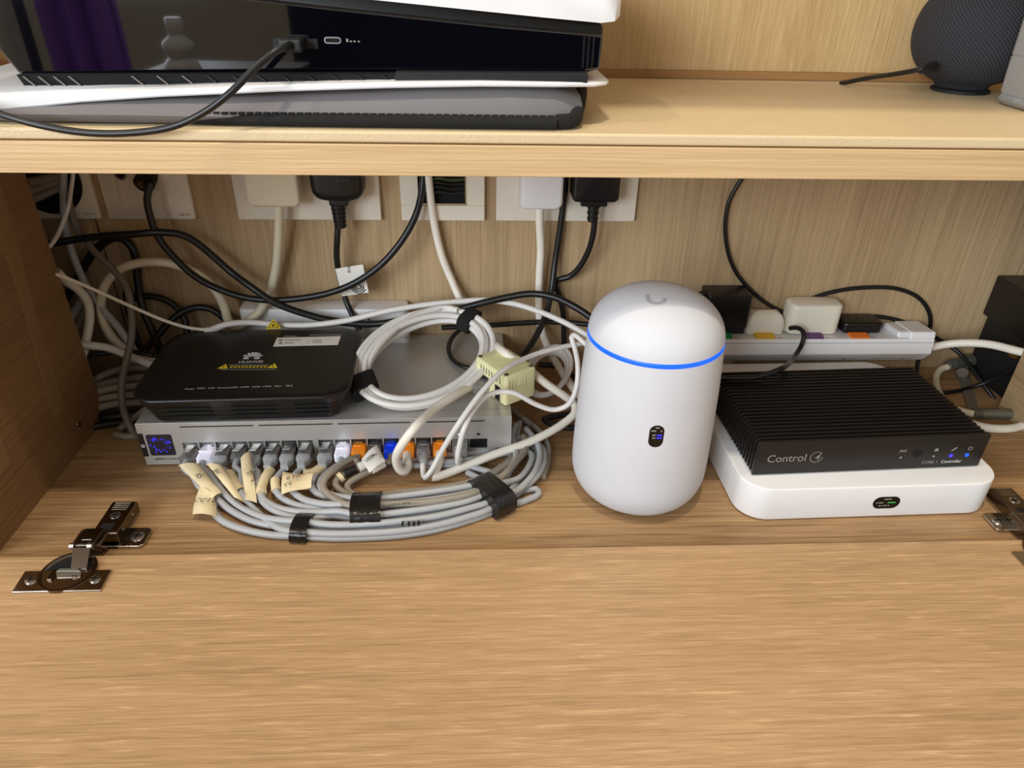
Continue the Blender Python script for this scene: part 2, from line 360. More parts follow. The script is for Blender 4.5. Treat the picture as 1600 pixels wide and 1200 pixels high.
B().loft([[(x, y, z + .6), (x, 235, z + 5), (x, 235, z + 22), (x, y + 5, z + 20), (x, y, z + 14 if x < 60 else z + 9)] for x, y, z in st]).obj('upper_plate', WHITE, pc, world=True)
vb = B().prism([(-296, 320), (-60, 325.5), (-60, 332.6), (-300, 329)], 74, 86, 'y').obj('vent', PIT, pc, world=True)
for i in range(15):
    x = -292 + i * 15.2 if i > 3 else -296 + i * 9
    z0 = 319.5 + (x + 298) * 0.030; z1 = 328.2 + (x + 298) * 0.018
    B().prism([(x + 9, z0), (x + 10.2, z0), (x + 1.2, z1), (x, z1)], 76.8, 79, 'y').xf(Matrix.Translation((0, -4.4, 0))).obj('vent_fin', BLACK if i > 6 else GCORD3, vb, world=True)
up = B().prism([(p[0], p[1]) for p in [( -107.7 - 5.2 + q[0], 350.4 - 1.9 + q[1]) for q in rrect(0, 0, 10.4, 3.8, 1.8, 4)]], 79.4, 82, 'y').obj('usb_port', STEEL, pc, world=True)
B().prism([(-107.7 - 4.4 + q[0], 350.4 - 1.2 + q[1]) for q in rrect(0, 0, 8.8, 2.4, 1.1, 4)], 79.2, 81, 'y').obj('port_opening', PIT, up, world=True)
for dx in (0, 2.2, 4.4, 7):
    B().box(-99.5 + dx, 79.7, 349.6, -98.2 + dx, 80.1, 350.4 + (dx == 0)).obj('port_mark', GREYINK, pc, world=True)
for x in (47, 50, 53):
    B().box(x, 79.8, 337, x + 1.2, 80.2, 355).obj('reflected_stripe', BLACK, pc, world=True)  # thin bars standing in for stripes reflected in the gloss face
B().box(-117, 79.6, 345.5, -144, 79.9, 351).obj('usb_socket', BLACKM, pc, world=True)

uc = thing('usb_cable', 'black cable plugged into the console face and drooping over the shelf edge', 'cable', (-130.1,78.0,347.7))
B().box(-138, 66, 344.5, -124, 80, 352).obj('plug', BLACK, uc, bevel=1.6, world=True)
B().tube([(-129.7,70.0,349.3),(-131.8,62.0,348.7),(-137.0,54.0,346.4),(-147.7,48.0,338.7),(-163.1,42.0,325.6),(-179.2,40.0,315.1),(-199.1,39.0,306.8),(-225.7,38.5,303.0),(-251.5,38.5,303.1),(-276.1,39.0,307.0),(-297.7,42.0,312.3),(-318.5,50.0,317.7)], 2.1, 10).obj('cord', RUBBER, uc, world=True)

pz = thing('neoprene_pouch', 'folded grey neoprene pouch with black bound edge squashed under the console', 'pouch', (-120, 60, 304))
rg = []
for x, yf, zt, bul in ((-330, 62, 312, 5), (-300, 60, 316, 7), (-240, 60, 319, 9), (-190, 60, 319, 7), (-140, 60, 321, 2), (-100, 60, 323, 1), (-50, 60, 325.8, 0), (0, 60, 326.6, 0), (30, 62, 325.5, 0), (48, 70, 320, 0)):
    rg.append([(x, yf + 4, 304.3), (x, yf - bul * .5, 305.5), (x, yf - bul, 308 + bul * .3), (x, yf - bul * .4, 311 + bul * .3), (x, yf + 4, (zt + 311) / 2 + 1), (x, yf + 14, zt), (x, 160, zt + 1), (x, 168, 304.3)])
B().loft([list(reversed(r)) for r in rg]).obj('padding', NEO, pz, world=True, angle=60)
bd = [(x, y, z) for x, y, z in ((-196, 61, 306.8), (-150, 57.5, 307.6), (-90, 56.5, 307.9), (-20, 56, 308), (30, 56, 308))]
rb = []
for i, (x, y, z) in enumerate(bd):
    h = (2.6, 3.4, 3.7, 3.8, 3.8)[i]
    rb.append([(x, y + 8 * math.cos(t) * .7, z + h * math.sin(t)) for t in [2 * math.pi * k / 14 for k in range(14)]])
B().loft(rb).obj('bound_edge', BIND, pz, world=True)
B().tube([(30, 57, 308.6), (37, 57.5, 308.8), (42, 61, 309.4), (45, 75, 311.5), (49, 95, 313.5), (53, 120, 316), (56, 150, 318)], 4.6, 12).obj('bound_edge', BIND, pz, world=True)
for i in range(44):
    x = -185 + i * 5.0
    B().box(x, 55.4 + (i % 2) * .3, 311.0, x + 3.4, 59, 312.1).obj('stitch', BIND, pz, world=True)

# ---------------------------------------------------------------- round speaker and grey fabric box
sp = thing('smart_speaker', 'round charcoal knit speaker standing at the back of the shelf', 'speaker', (395, 228, 304))
prof = []
for i in range(25):
    t = i / 24; a = -68 + 143 * t
    prof.append((49 * (abs(math.cos(R(a))) ** 0.8), 45 + 43 * math.sin(R(a)) * (1 if a > 0 else 0.95)))
B().lathe([(20, 4)] + prof + [(10, 88)], 72).obj('knit_body', KNIT, sp)
B().lathe([(21, 0), (23, .8), (23, 2.4), (19, 4)], 48).obj('base', BLACKM, sp)
B().tube([(333.6,184.0,327.0),(327.7,180.0,327.0),(322.7,188.0,324.0),(317.2,205.0,319.2),(313.8,228.0,313.9),(307.1,246.0,308.2),(304.2,258.0,304.8)], 2.0, 10).obj('power_cord', RUBBER, sp, world=True)
B().cyl((330.1,184.0,326.5), (348.5,200.0,326.5), 3.6, 14, 4.4).obj('cord_grommet', BLACKM, sp, world=True)

fb = thing('fabric_box', 'grey fabric storage box in front of the round speaker', 'box', (470, 130, 304))
rg = []
for z, d in ((309, 4), (314, 1), (338, 0), (338.6, .5), (339.4, .5), (340, 0), (380, -1), (430, -3)):
    rg.append((inset(388, 88, 540, 174, 8, d), z))
B().layers(rg).obj('fabric_body', FELT, fb, world=True)
B().layers([(inset(389.5, 89, 539, 173, 8, 3), 304.4), (inset(389.5, 89, 539, 173, 8, 0), 306), (inset(389.5, 89, 539, 173, 8, -1.5), 308.5), (inset(389.5, 89, 539, 173, 8, 0), 312)]).obj('film_wrap', FILM, fb, world=True)

# ---------------------------------------------------------------- sockets on the back wall
def plate(b, x0, x1, z0=172, z1=258, y0=274, y1=280): return b.slab(x0, -z1, x1, -z0, 0, y1 - y0, 1.6, 1.0).xf(Matrix(((1, 0, 0, 0), (0, 0, -1, y1), (0, -1, 0, 0), (0, 0, 0, 1))))
def legrand(p, x, z): text('lettering', 'legrand', 3.6, GREYINK, p, (x, 273.9, z), (1, 0, 0), (0, 0, 1), world=True, align='RIGHT')
s0 = thing('cable_outlet', 'white wall plate with round black cable hole beside the left panel', 'outlet', (-420, 280, 172))
plate(B(), -466, -380.5).obj('frame', IVORY, s0, world=True)
B().prism(circ(-420, 209, 30, 36), 272.8, 276, 'y').obj('round_hole', PIT, s0, world=True)
B().loft([[(-420 + r * math.cos(2 * math.pi * i / 36), y, 209 + r * math.sin(2 * math.pi * i / 36)) for i in range(36)] for r, y in ((30, 274), (30.6, 272.3), (31.6, 272.3), (32, 274))], caps=False).obj('hole_rim', BLACK, s0, world=True)
for k in range(4):
    B().box(-440, 271.9, 186.5 + 3 * k, -400 - 3 * k, 272.9, 188 + 3 * k).obj('bristle_strip', BLACK, s0, world=True)
legrand(s0, -384, 177.5)
s1 = thing('aerial_socket', 'white square aerial wall plate with blank cover below two round sockets', 'socket', (-333, 280, 172))
plate(B(), -373, -291.5).obj('frame', IVORY, s1, world=True)
B().box(-356, 272.9, 184, -312, 275, 256).obj('cover', IVORY, s1, bevel=0.5, world=True)
for x in (-349.5, -324): 
    so = B().cyl((x, 273, 215.5), (x, 271, 215.5), 5.4, 24).obj('round_socket', STEEL, s1, world=True)
    B().cyl((x, 271.2, 215.5), (x, 270.8, 215.5), 3.6, 20).obj('socket_core', PIT, so, world=True)
legrand(s1, -295, 177)
def double(name, label, x0, x1):
    s = thing(name, label, 'socket', ((x0 + x1) / 2, 280, 172))
    plate(B(), x0, x1).obj('frame', IVORY, s, world=True)
    w = (x1 - x0)
    for a, b in ((x0 + w * .13, x0 + w * .49), (x0 + w * .51, x0 + w * .87)):
        B().box(a, 272.6, 189, b, 275, 256).obj('socket_insert', IVORY, s, bevel=0.6, world=True)
    return s
double('double_socket', 'white double wall socket carrying the cream plug and the tagged black plug', -250.3, -113)
double('double_socket', 'white double wall socket nearest the tall white cylinder, with white and black plugs', -1.0, 136.6)
s3 = thing('wall_box', 'open white wall frame with bare wires between the two double sockets', 'outlet', (-53, 280, 172))
B().box(-93.3, 274, 172, -12.3, 280, 187).box(-93.3, 274, 187, -76, 280, 258).box(-29.5, 274, 187, -12.3, 280, 258).box(-76, 274, 244, -29.5, 280, 258).obj('frame', IVORY, s3, bevel=0.7, world=True)
B().box(-76, 278.5, 187, -29.5, 279.9, 244).obj('dark_cavity', PIT, s3, world=True)
B().box(-76, 275.5, 186.4, -29.5, 277.5, 188.6).box(-31, 275.5, 188, -29.2, 277.5, 243).obj('bare_edge', STEEL, s3, world=True)
for i, (z, c) in enumerate(((209, BLACK), (205, BLACK), (213, mat('dull_green_wire', (60, 70, 30), .5)), (200, BLACKM))):
    B().tube([(-74, 277, z - 6), (-58, 275.5, z), (-44, 276.5, z - 2), (-31, 277.6, z - 1)], 1.5, 8).obj('wire', c, s3, world=True)

# fibre box low on the back wall, behind the black modem
fbx = thing('fibre_box', 'flat white fibre termination box low on the back wall behind the black modem', 'box', (-176, 280, 40))
B().slab(-262, 256, -92, 279.8, 40, 84.5, 6, 1.5).obj('cover', WHITE, fbx, world=True)
B().box(-262.2, 255.8, 52, -91.8, 279.8, 52.8).obj('seam', GREYINK, fbx, world=True)
w1 = B().sheet([(-140.5, 255.4, 69), (-127.5, 255.4, 69), (-134, 255.4, 79)], 0.4).obj('warning_sticker', INK, fbx, world=True)
B().sheet([(-138.2, 255.1, 70.2), (-129.8, 255.1, 70.2), (-134, 255.1, 76.8)], 0.4).obj('sticker_field', WHITE, w1, world=True)
lb = B().sheet([(-150, 255.4, 50), (-118, 255.4, 50), (-118, 255.4, 67), (-150, 255.4, 67)], 0.4).obj('text_sticker', PAPERW, fbx, world=True)
for k in range(6):
    B().box(-148, 254.9, 52 + 2.4 * k, -121 - (k * 7) % 9, 255.2, 53 + 2.4 * k).obj('print_line', GREYINK, lb, world=True)

# things out in the room in front of the cabinet, mirrored in the console's gloss face
cl = thing('hanging_cloth', 'purple cloth hanging in the room in front of the cabinet', 'cloth', (-600, -620, -740))
rg = []
for z in (-700, -300, 0, 250, 520):
    rg.append([(-655 + 7 * i + 4 * math.sin(i + z * .004), -620 + 12 * math.sin(i * 1.1 + z * .002), z) for i in range(17)] + [(-655 + 7 * i + 4 * math.sin(i + z * .004), -632 + 12 * math.sin(i * 1.1 + z * .002), z) for i in range(16, -1, -1)])
B().loft(rg).obj('drape', PURPLE, cl, world=True)
B().box(-690, -630, 520, -510, -618, 532).obj('rail', CHROME, cl, world=True); B().box(-700, -640, -740, -680, -610, 532).obj('post', CHROME, cl, world=True)
bt = thing('table', 'dark side table in the room in front of the cabinet', 'table', (-420, -660, -740))
B().box(-530, -760, 214, -300, -580, 232).obj('table_top', ROOMF, bt, bevel=2, world=True)
for x in (-520, -325):
    for y in (-750, -605): B().box(x, y, -740, x + 16, y + 16, 214).obj('leg', ROOMF, bt, world=True)
wb = thing('bottle', 'white waisted bottle on the dark side table in the room', 'bottle', (-463, -620, 232))
B().lathe([(26, 0), (28, 3), (24, 14), (17, 22), (23, 32), (22, 42), (12, 50), (11, 54), (12, 55), (12, 74), (10.5, 75)], 28).obj('body', WHITE, wb, angle=60)

# ---------------------------------------------------------------- network switch
nw = thing('network_switch', 'long silver network switch under the black modem with plugs along its front', 'switch', (-315.05, 109.7, 0), 0.021)
B().box(0, 2.0, 2, 325.1, 160, 45.2).obj('chassis', SILVER, nw, bevel=0.6)
B().box(0, 0.6, 45.2, 325.1, 160, 45.9).obj('lid', SILVER, nw, bevel=0.25)
B().box(0.2, 12.4, 45.85, 324.9, 12.9, 45.98).obj('lid_seam', GREYINK, nw)
port1 = [41.8 + 14.25 * k for k in range(8)]; port2 = [159.6 + 14.4 * k for k in range(8)]
f = B().box(0, 0, 25, 325.1, 2.2, 45.4).box(0, 0, 2, 325.1, 2.2, 10)
xs = sorted(port1 + port2)
edges = [0] + [e for x in xs for e in (x - 6.6, x + 6.6)]
for a, b_ in zip(edges[0::2], edges[1::2]): f.box(a, 0, 10, b_, 2.2, 25)
last = xs[-1] + 6.6
f.box(last, 0, 10, 270.6, 2.2, 25).box(286.9, 0, 10, 287.6, 2.2, 25).box(303.4, 0, 10, 325.1, 2.2, 25)
f.box(270.6, 0, 22.5, 303.4, 2.2, 25).box(270.6, 0, 10, 303.4, 2.2, 12)
f.obj('front_panel', SILVER, nw)
for x in xs: B().box(x - 6.6, 2.0, 10, x + 6.6, 2.3, 25).obj('port', PIT, nw)
B().box(287.6, 1.2, 12, 303.4, 2.3, 22.5).obj('port', PIT, nw); B().box(270.6, 1.2, 12, 286.9, 2.3, 22.5).obj('port', PIT, nw)
for a, b_ in ((37, 99.5), (104, 167.5), (172, 235.5), (240.5, 301)): B().box(a, -0.12, 41.4, b_, 0.4, 42.5).obj('vent_slot', PIT, nw)
for x in (278.7, 295.4): B().box(x - 1.4, -0.12, 26.6, x + 1.4, 0.4, 28.6).obj('status_window', PIT if x > 290 else LEDW, nw)
B().box(311, -0.12, 11, 312.6, 0.3, 12).obj('reset_hole', PIT, nw)
sr = B().prism([(6.2 + x, 12.2 + z) for x, z in rrect(0, 0, 21.6, 22.4, 1.8, 4)], -0.35, 0.4, 'y').obj('touch_screen', SCREEN, nw)
db = B()
for _ in range(46):
    a, rr = random.uniform(0, 6.28), random.gauss(7.2, 1.4)
    x, z = 17 + rr * math.cos(a), 23.4 + rr * math.sin(a) * .95
    if 7.2 < x < 26.8 and 13.2 < z < 33.4: s_ = random.choice((.22, .3, .45)); db.box(x - s_, -.5, z - s_, x + s_, -.3, z + s_)
o_ = db.obj('screen_pixels', LEDDOT, sr); o_['kind'] = 'stuff'
er = B().box(-0.3, -0.5, 11.2, 4.2, 3, 36).obj('end_bracket', BLACK, nw, bevel=.4)
B().loft([[(2.0 + r * math.cos(t), y, 23 + r * math.sin(t)) for t in [2 * math.pi * i / 16 for i in range(16)]] for r, y in ((1.6, -.6), (1.6, -.7), (.8, -.7), (.8, -.6))], caps=False).obj('round_logo', WHITE, er)
text('model_name', 'USW', 3.3, INK, nw, (8.2, -.1, 8.1), bold=.05); text('model_name', 'Pro Max', 3.3, INK, nw, (16.2, -.1, 8.1))
bd_ = B().prism(circ(30.6, 8.1, 1.9, 20), -.25, .2, 'y').obj('number_badge', INK, nw)
text('number', '16', 2.3, WHITE, bd_, (30.6, -.28, 8.1), align='CENTER')
for x, y in ((12, 12), (313, 12), (12, 148), (313, 148)): B().cyl((x, y, 0), (x, y, 2.2), 6, 16).obj('foot', BLACKM, nw)

# ---------------------------------------------------------------- black modem on the switch
md = thing('modem', 'black ribbed modem with white label resting on the left end of the switch', 'modem', (-221.5, 162.5, 46), 0.038)
L_ = []
for z, d in ((1.2, 15), (4.0, 13.0), (4.4, 11.6), (8.6, 10.4), (8.8, 12.2), (9.6, 12.2), (9.8, 9.2), (14.0, 8), (14.2, 9.8), (15, 9.8), (15.2, 6.6), (19.4, 5.2), (19.6, 7), (20.4, 7), (20.6, 3.6), (25.4, 1.6), (27.2, .3), (28.2, 0), (29.2, .5), (30, 2.2), (30.2, 6)):
    L_.append((inset(-91, -64, 91, 64, 24, d, 8), z * 1.075))
B().layers(L_).obj('case', BLACK, md, angle=50)
for z in (9.2, 14.6, 20.0):
    for a, b_ in ((-62, -25), (-8, 28), (44, 70)):
        d = 9.0 - (z - 9.2) * .5
        B().box(a, -64 + d - .8, z * 1.075 - .9, b_, -64 + d + 2, z * 1.075 + .7).obj('vent_slot', PIT, md)
for x, y in ((-60, -40), (60, -40), (-60, 40), (60, 40)): B().cyl((x, y, 0), (x, y, 1.6), 5, 14).obj('foot', BLACKM, md)
Z_ = 78.65
def mtext(n, s, size, px, m, **k): text(n, s, size, m, md, px, (1, .03, 0), (-.03, 1, 0), world=True, **k)
for s, px in (('Power', (-266.7,113.4,78.6)), ('PON', (-256.9,114.3,78.6)), ('LOS', (-247.7,114.7,78.6)), ('10G-LAN', (-240.6,114.9,78.6)), ('LAN1', (-230.2,115.6,78.6)), ('LAN2', (-221.5,116.0,78.6)), ('LAN3', (-212.2,116.4,78.6)), ('LAN4', (-203.2,116.8,78.6)), ('TEL1', (-193.4,117.2,78.6)), ('TEL2', (-184.3,117.6,78.6))):
    mtext('light_name', s, 3.0 if s != '10G-LAN' else 2.5, px, WINK, bold=.02)
mtext('maker_name', 'HUAWEI', 5.6, (-224.2,159.4,78.6), WINK, align='CENTER', bold=.08)
lc = Vector((-225.4,164.1,78.6)); pet = B()
for k, a in enumerate((-82, -56, -31, -10, 10, 31, 56, 82)):
    dx, dy = math.sin(R(a)), math.cos(R(a)); ln = 12.5 if abs(a) < 60 else 9.5; wd_ = 1.55; dx *= .8
    P_ = [(.28, 0), (.6, .8), (.85, 1), (1.0, .45), (1.0, -.45), (.85, -1), (.6, -.8)]
    pet.prism([(lc.x + dx * ln * t * 1.0 - dy * wd_ * w, lc.y + 1 + dy * ln * t * 1.0 + dx * wd_ * w) for t, w in P_][::-1], 78.6, 78.8)
pet.obj('petal_logo', WINK, md, world=True)
for px in ((-245.7,149.9,78.6), (-202.7,150.7,78.6)):
    t_ = B().prism([(px[0] - 4.5, px[1] - 2), (px[0] + 4.5, px[1] - 2), (px[0] + .5, px[1] + 6)], 78.6, 78.75).obj('warning_triangle', YINK, md, world=True)
    B().box(px[0] - .4, px[1] - .8, 78.75, px[0] + .5, px[1] + 3, 78.82).obj('warning_mark', INK, t_, world=True)
p0, p1 = Vector((-247.3,145.9,78.6)), Vector((-199.1,147.1,78.6))
B().box(p0.x, p0.y - .2, 78.6, p1.x, p0.y + .25, 78.75).obj('print_rule', GREYINK, md, world=True)
q0 = Vector((-240.1,149.8,78.6))
for k in range(10):
    x = q0.x + k * 3.3; b = B(); 
    for j in range(3): b.box(x, q0.y - .6 + j * 1.3, 78.6, x + 2.3, q0.y - .1 + j * 1.3, 78.72)
    b.box(x + 1, q0.y - .6, 78.6, x + 1.35, q0.y + 2.6, 78.72).obj('printed_character', YINK, md, world=True)
q0 = Vector((-242.5,154.2,78.6)); b = B()
for k in range(16): b.box(q0.x + k * 2.3, q0.y - .3, 78.6, q0.x + k * 2.3 + 1.7, q0.y + .5, 78.72)
b.obj('fine_print', GREYINK, md, world=True)
lab = B().prism([p[:2] for p in ((-211.4,189.1,78.6), (-151.8,191.9,78.6), (-151.9,208.8,78.6), (-211.8,205.9,78.6))], 78.5, 78.8).obj('white_label', PAPERW, md, world=True)
for a, b_ in (((436, 533), (441, 537)),):
    pass
for (x, y), w in (((445, 531.5), 10), ((460, 531), 8), ((445, 536), 9), ((489, 532), 10), ((489, 535), 9)):
    q = {(445, 531.5): (-203.4,200.9,78.8), (460, 531): (-194.5,201.5,78.8), (445, 536): (-202.0,195.1,78.8), (489, 532): (-176.7,200.1,78.8), (489, 535): (-176.0,196.2,78.8)}[(x, y)]
    b = B()
    for k in range(int(w / 1.7)): b.box(q[0] + k * 1.7, q[1] - .9, 78.78, q[0] + k * 1.7 + 1.2, q[1] + .9, 78.9)
    b.obj('label_print', GREYINK, lab, world=True)
for px in ((-207.3,200.9,78.8), (-205.9,195.1,78.8)): B().prism(circ(px[0], px[1], 2, 14), 78.78, 78.9).obj('label_icon', GREYINK, lab, world=True)
q = (-181.0,197.5,78.8); B().box(q[0] - .15, q[1] - 4, 78.78, q[0] + .15, q[1] + 4, 78.9).obj('label_rule', GREYINK, lab, world=True)
q = (-213.1,209.1,78.6); b = B()
for k in range(5): b.box(q[0] + 7 + k * 2.6, q[1] - 1, 78.6, q[0] + 9 + k * 2.6, q[1] + 1.2, 78.75)
b.obj('top_print', GREYINK, md, world=True)
q = (-182.0,211.6,78.7); b = B()
for k in range(12): b.box(q[0] + k * 2.6, q[1] - .8, 78.6, q[0] + 2 + k * 2.6, q[1] + 1.0, 78.75)
b.obj('top_print', GREYINK, md, world=True)

# yellow laser triangle standing up at the rear of the modem
lt = B().sheet([(-227.7,226.0,78.0), (-212.4,226.0,78.7), (-218.6,226.0,89.2)], 0.5).obj('laser_sticker', YINK); tag(lt, 'small yellow laser warning triangle at the rear edge of the black modem', 'sticker')
B().sheet([(-225.3,225.6,79.6), (-214.4,225.6,80.1), (-218.8,225.6,87.3)], 0.5).obj('black_border', INK, lt)
B().sheet([(-224.1,225.2,80.4), (-215.4,225.2,80.8), (-218.8,225.2,86.4)], 0.5).obj('yellow_field', YINK, lt)
_c = Vector((-219.4,225.0,82.6)); B().prism(circ(_c.x, _c.z, 1.1, 10), 224.5, 225.2, 'y').obj('burst_mark', INK, lt)

# ---------------------------------------------------------------- pale yellow gadget on the right end of the switch
ybx = thing('mini_router', 'small pale yellow vented box sitting on the right end of the switch', 'router', (4.5, 130.5, 46), R(34))
BW, BL, BH = 35, 48, 32
B().slab(0, 0, BW, BL, 0.6, BH, 3.4, 2.4).obj('case', YELLOW, ybx)
for i in range(11): B().box(4 + i * 0.0, 8 + i * 3.0, BH - .3, BW - 4, 9.3 + i * 3.0, BH + .5).obj('top_rib', YELLOW, ybx, bevel=.25)
for x, y in ((3.6, 3.6), (BW - 3.6, 3.6), (3.6, BL - 3.6), (BW - 3.6, BL - 3.6)):
    k = B().cyl((x, y, BH - .1), (x, y, BH + .35), 2.1, 14).obj('screw', DNICKEL, ybx); B().box(x - 1.4, y - .25, BH + .3, x + 1.4, y + .25, BH + .42).obj('screw_slot', PIT, k)
for i in range(8): B().box(-.12, 8 + i * 4.2, 21, .3, 9.1 + i * 4.2, 27.5).obj('vent_slot', PIT, ybx)
for i in range(6): B().box(5.4 + i * 3.3, -.12, 18, 6.3 + i * 3.3, .3, 27).obj('side_groove', GREYINK if False else YELLOW, ybx)
for i in range(6): B().box(4.6 + i * 3.6, -.1, 17, 5.2 + i * 3.6, .3, 27).obj('side_slot', GCORD3, ybx)
j1 = B().box(-.25, 26, 4.5, .4, 41, 18.5).obj('network_jack', PIT, ybx)
B().box(-1.1, 25, 4, .3, 26, 19).box(-1.1, 41, 4, .3, 42, 19).box(-1.1, 25, 18.5, .3, 42, 19.4).obj('jack_frame', STEEL, j1)
j2 = B().box(-.25, 8, 3.5, .4, 14.5, 17.5).obj('usb_jack', PIT, ybx)
B().box(-.7, 7.2, 3, .3, 8, 18).box(-.7, 14.5, 3, .3, 15.3, 18).box(-.7, 7.2, 17.5, .3, 15.3, 18.3).box(-.7, 7.2, 2.7, .3, 15.3, 3.5).obj('jack_frame', STEEL, j2)
for x, y in ((6, 6), (BW - 6, 6), (6, BL - 6), (BW - 6, BL - 6)): B().cyl((x, y, -0.02), (x, y, 1), 2, 10).obj('foot', BLACKM, ybx)

# ---------------------------------------------------------------- tall white cylinder
cy = thing('router_tower', 'tall white cylindrical router with glowing blue ring under its dome', 'router', (118.3, 79.5, 0))
pf = [(38, 0.6), (41, 1.0)]
for i in range(1, 11):
    t = R(90 * i / 10); pf.append((57 - 16 * (1 - math.sin(t)) , 1.0 + 27 * (1 - math.cos(t))))
pf += [(57, 40), (56.4, 70), (55, 110), (53.2, 140), (52.7, 146)]
B().lathe(pf, 96).obj('shell', WHITEM, cy, angle=60)
B().lathe([(52, 145.6), (52.75, 146.1), (52.65, 149.6), (52, 150.1)], 96).obj('light_ring', LED, cy, angle=60)
dm = [(52.5, 149.8)]
for i in range(1, 15):
    t = R(90 * i / 14); dm.append((max(52.4 * math.cos(t) ** 0.86, .4), 149.8 + 35 * math.sin(t) ** 1.05))
B().lathe(dm, 96).obj('dome', WHITEM, cy, angle=60)
def on_cyl(poly, r, z0, a0):
    return [((r) * math.sin(a0 + x / r), -(r) * math.cos(a0 + x / r), z0 + z) for x, z in poly]
def cyl_patch(name, x0, x1, z0, z1, rad, m, par, off=0.25, a0=-.075, zc=89.3, n=8):
    poly = rrect(x0, z0, x1, z1, rad, n); rr = 56.0
    cx_, cz_ = (x0 + x1) / 2, (z0 + z1) / 2
    tp = lambda z: (math.sin(0), 0)
    rad_at = lambda z: 55.55 - (zc + z - 89.3) * .033
    out = [(lambda rr_: (rr_ * math.sin(a0 + x / rr_), -rr_ * math.cos(a0 + x / rr_), zc + z))(rad_at(z) + off) for x, z in poly]
    inn = [(lambda rr_: (rr_ * math.sin(a0 + x / rr_), -rr_ * math.cos(a0 + x / rr_), zc + z))(rad_at(z) - .6) for x, z in poly]
    b = B(); b.loft([inn, out], caps=False); n_ = len(poly); o = len(b.v)
    rc = rad_at(cz_) + off + .05; b.v.append((rc * math.sin(a0 + cx_ / rc), -rc * math.cos(a0 + cx_ / rc), zc + cz_))
    b.f += [(n_ + i, n_ + (i + 1) % n_, o) for i in range(n_)]
    return b.obj(name, m, par)
dsp = cyl_patch('display', -5.6, 5.6, -9.8, 9.8, 5.4, OLED, cy)
for x0, x1, z, m in ((-1.6, 1.6, 7.2, LEDW), (-4.4, -.6, 4.4, LEDW), (2.6, 4.0, 4.4, LEDW), (-3, -.6, .6, LEDW), (.2, 4.2, .6, LEDDOT), (-3, -.6, -1.9, LEDW), (.2, 4.2, -1.9, LEDDOT)):
    cyl_patch('screen_text', x0, x1, z, z + .9, .3, DIMINK if m is LEDW else m, dsp, off=.4, n=2)
def dome_z(r): # height of dome at radius
    t = math.acos(min(1, (r / 52.4)) ** (1 / .86)); return 149.8 + 35 * math.sin(t) ** 1.05
ub = B(); path = [(-6.2, 6), (-6.2, 2), (-6, -1), (-4.6, -4), (-2, -5.6), (0, -5.9), (2, -5.6), (4.6, -4), (6, -1), (6.2, 1)]
ro = []; 
for i, (x, y) in enumerate(path):
    a = Vector(path[max(i - 1, 0)]); c = Vector(path[min(i + 1, len(path) - 1)]); t = (c - a).normalized(); nn = Vector((-t.y, t.x))
    p, q = Vector((x, y)) + nn * 1.5, Vector((x, y)) - nn * 1.5
    rot = -.1
    def up_(v):
        X_ = v.x * math.cos(rot) - v.y * math.sin(rot) - 7; Y_ = v.x * math.sin(rot) + v.y * math.cos(rot) - 14
        return (X_, Y_, dome_z(math.hypot(X_, Y_)) + .2)
    ro.append((up_(p), up_(q)))
ub.add([v for pr_ in ro for v in pr_], [(2 * i, 2 * i + 2, 2 * i + 3, 2 * i + 1) for i in range(len(ro) - 1)])
ub.obj('letter_logo', mat('pale_grey_print', (176, 178, 182), .5), cy)

# ---------------------------------------------------------------- white flat gateway with the black controller on it
gw = thing('gateway_box', 'flat white rounded gateway box under the black finned controller', 'router', (195.9, 26.2, 0), 0.024)
B().slab(0, 0, 220, 203.4, 0.8, 33.3, 24, 1.2, 1.6, n=10).obj('case', WHITE, gw, angle=50)
B().slab(3, 3, 217, 200, 0, 1.2, 22, .2).obj('rubber_base', BLACKM, gw)
dpo = B().prism([(109.5 + x, 10.0 + z) for x, z in rrect(0, 0, 23, 12.4, 6.1, 8)], -.3, .4, 'y').obj('display', OLED, gw)
for x0, x1, z, m in ((118, 124.4, 19.6, DIMINK), (112, 113.6, 15.8, DIMINK), (114.4, 118, 15.9, LEDW), (122, 128.6, 15.9, LEDG), (115, 117, 12.6, DIMINK), (118, 119, 12.8, DIMINK), (120, 122, 12.8, DIMINK), (123, 124, 12.8, DIMINK)):
    B().box(x0, -.5, z, x1, -.28, z + .9).obj('screen_text', DIMINK if m is LEDW else m, dpo)

ct = thing('controller', 'black metal controller covered in cooling fins on top of the white box', 'controller', (205.1, 44.5, 33.3), 0.045)
CW, CH, CD = 198.5, 33.5, 112
B().box(5, 3, 2.2, CW - 5, CD, 26).obj('core', ALU, ct)
fm = [(0, 2.6), (1.2, 1.6), (CW - 1.2, 1.6), (CW, 2.6), (CW, CH - 3), (CW - 2.5, CH), (2.5, CH), (0, CH - 3)]
fin0 = None
for k in range(21):
    y = 6 + k * 5.2
    if fin0 is None: fin0 = B().prism(fm, 0, 1.7, 'y').obj('cooling_fin', ALU, ct); fin0.location = (0, y * S, 0)
    else:
        c_ = fin0.copy(); C.objects.link(c_); c_.parent = ct; c_.location = (0, y * S, 0)
fp = B().prism([(0, 2), (1, 1.2), (CW - 1, 1.2), (CW, 2), (CW, CH - 1), (CW - 1, CH), (1, CH), (0, CH - 1)], 0, 3.2, 'y').obj('front_plate', ALU, ct, bevel=.3)
text('maker_name', 'Control', 10.4, GREYINK, ct, (9.5, -.1, 17.0), bold=.02)
B().loft([[(51.6 + r * math.cos(t), -.15, 17.2 + r * math.sin(t)) for t in [R(20 + 320 * i / 24 + 20) for i in range(25)]] for r in (4.9, 5.5)], caps=False, closed=False).obj('ring_mark', GREYINK, ct)
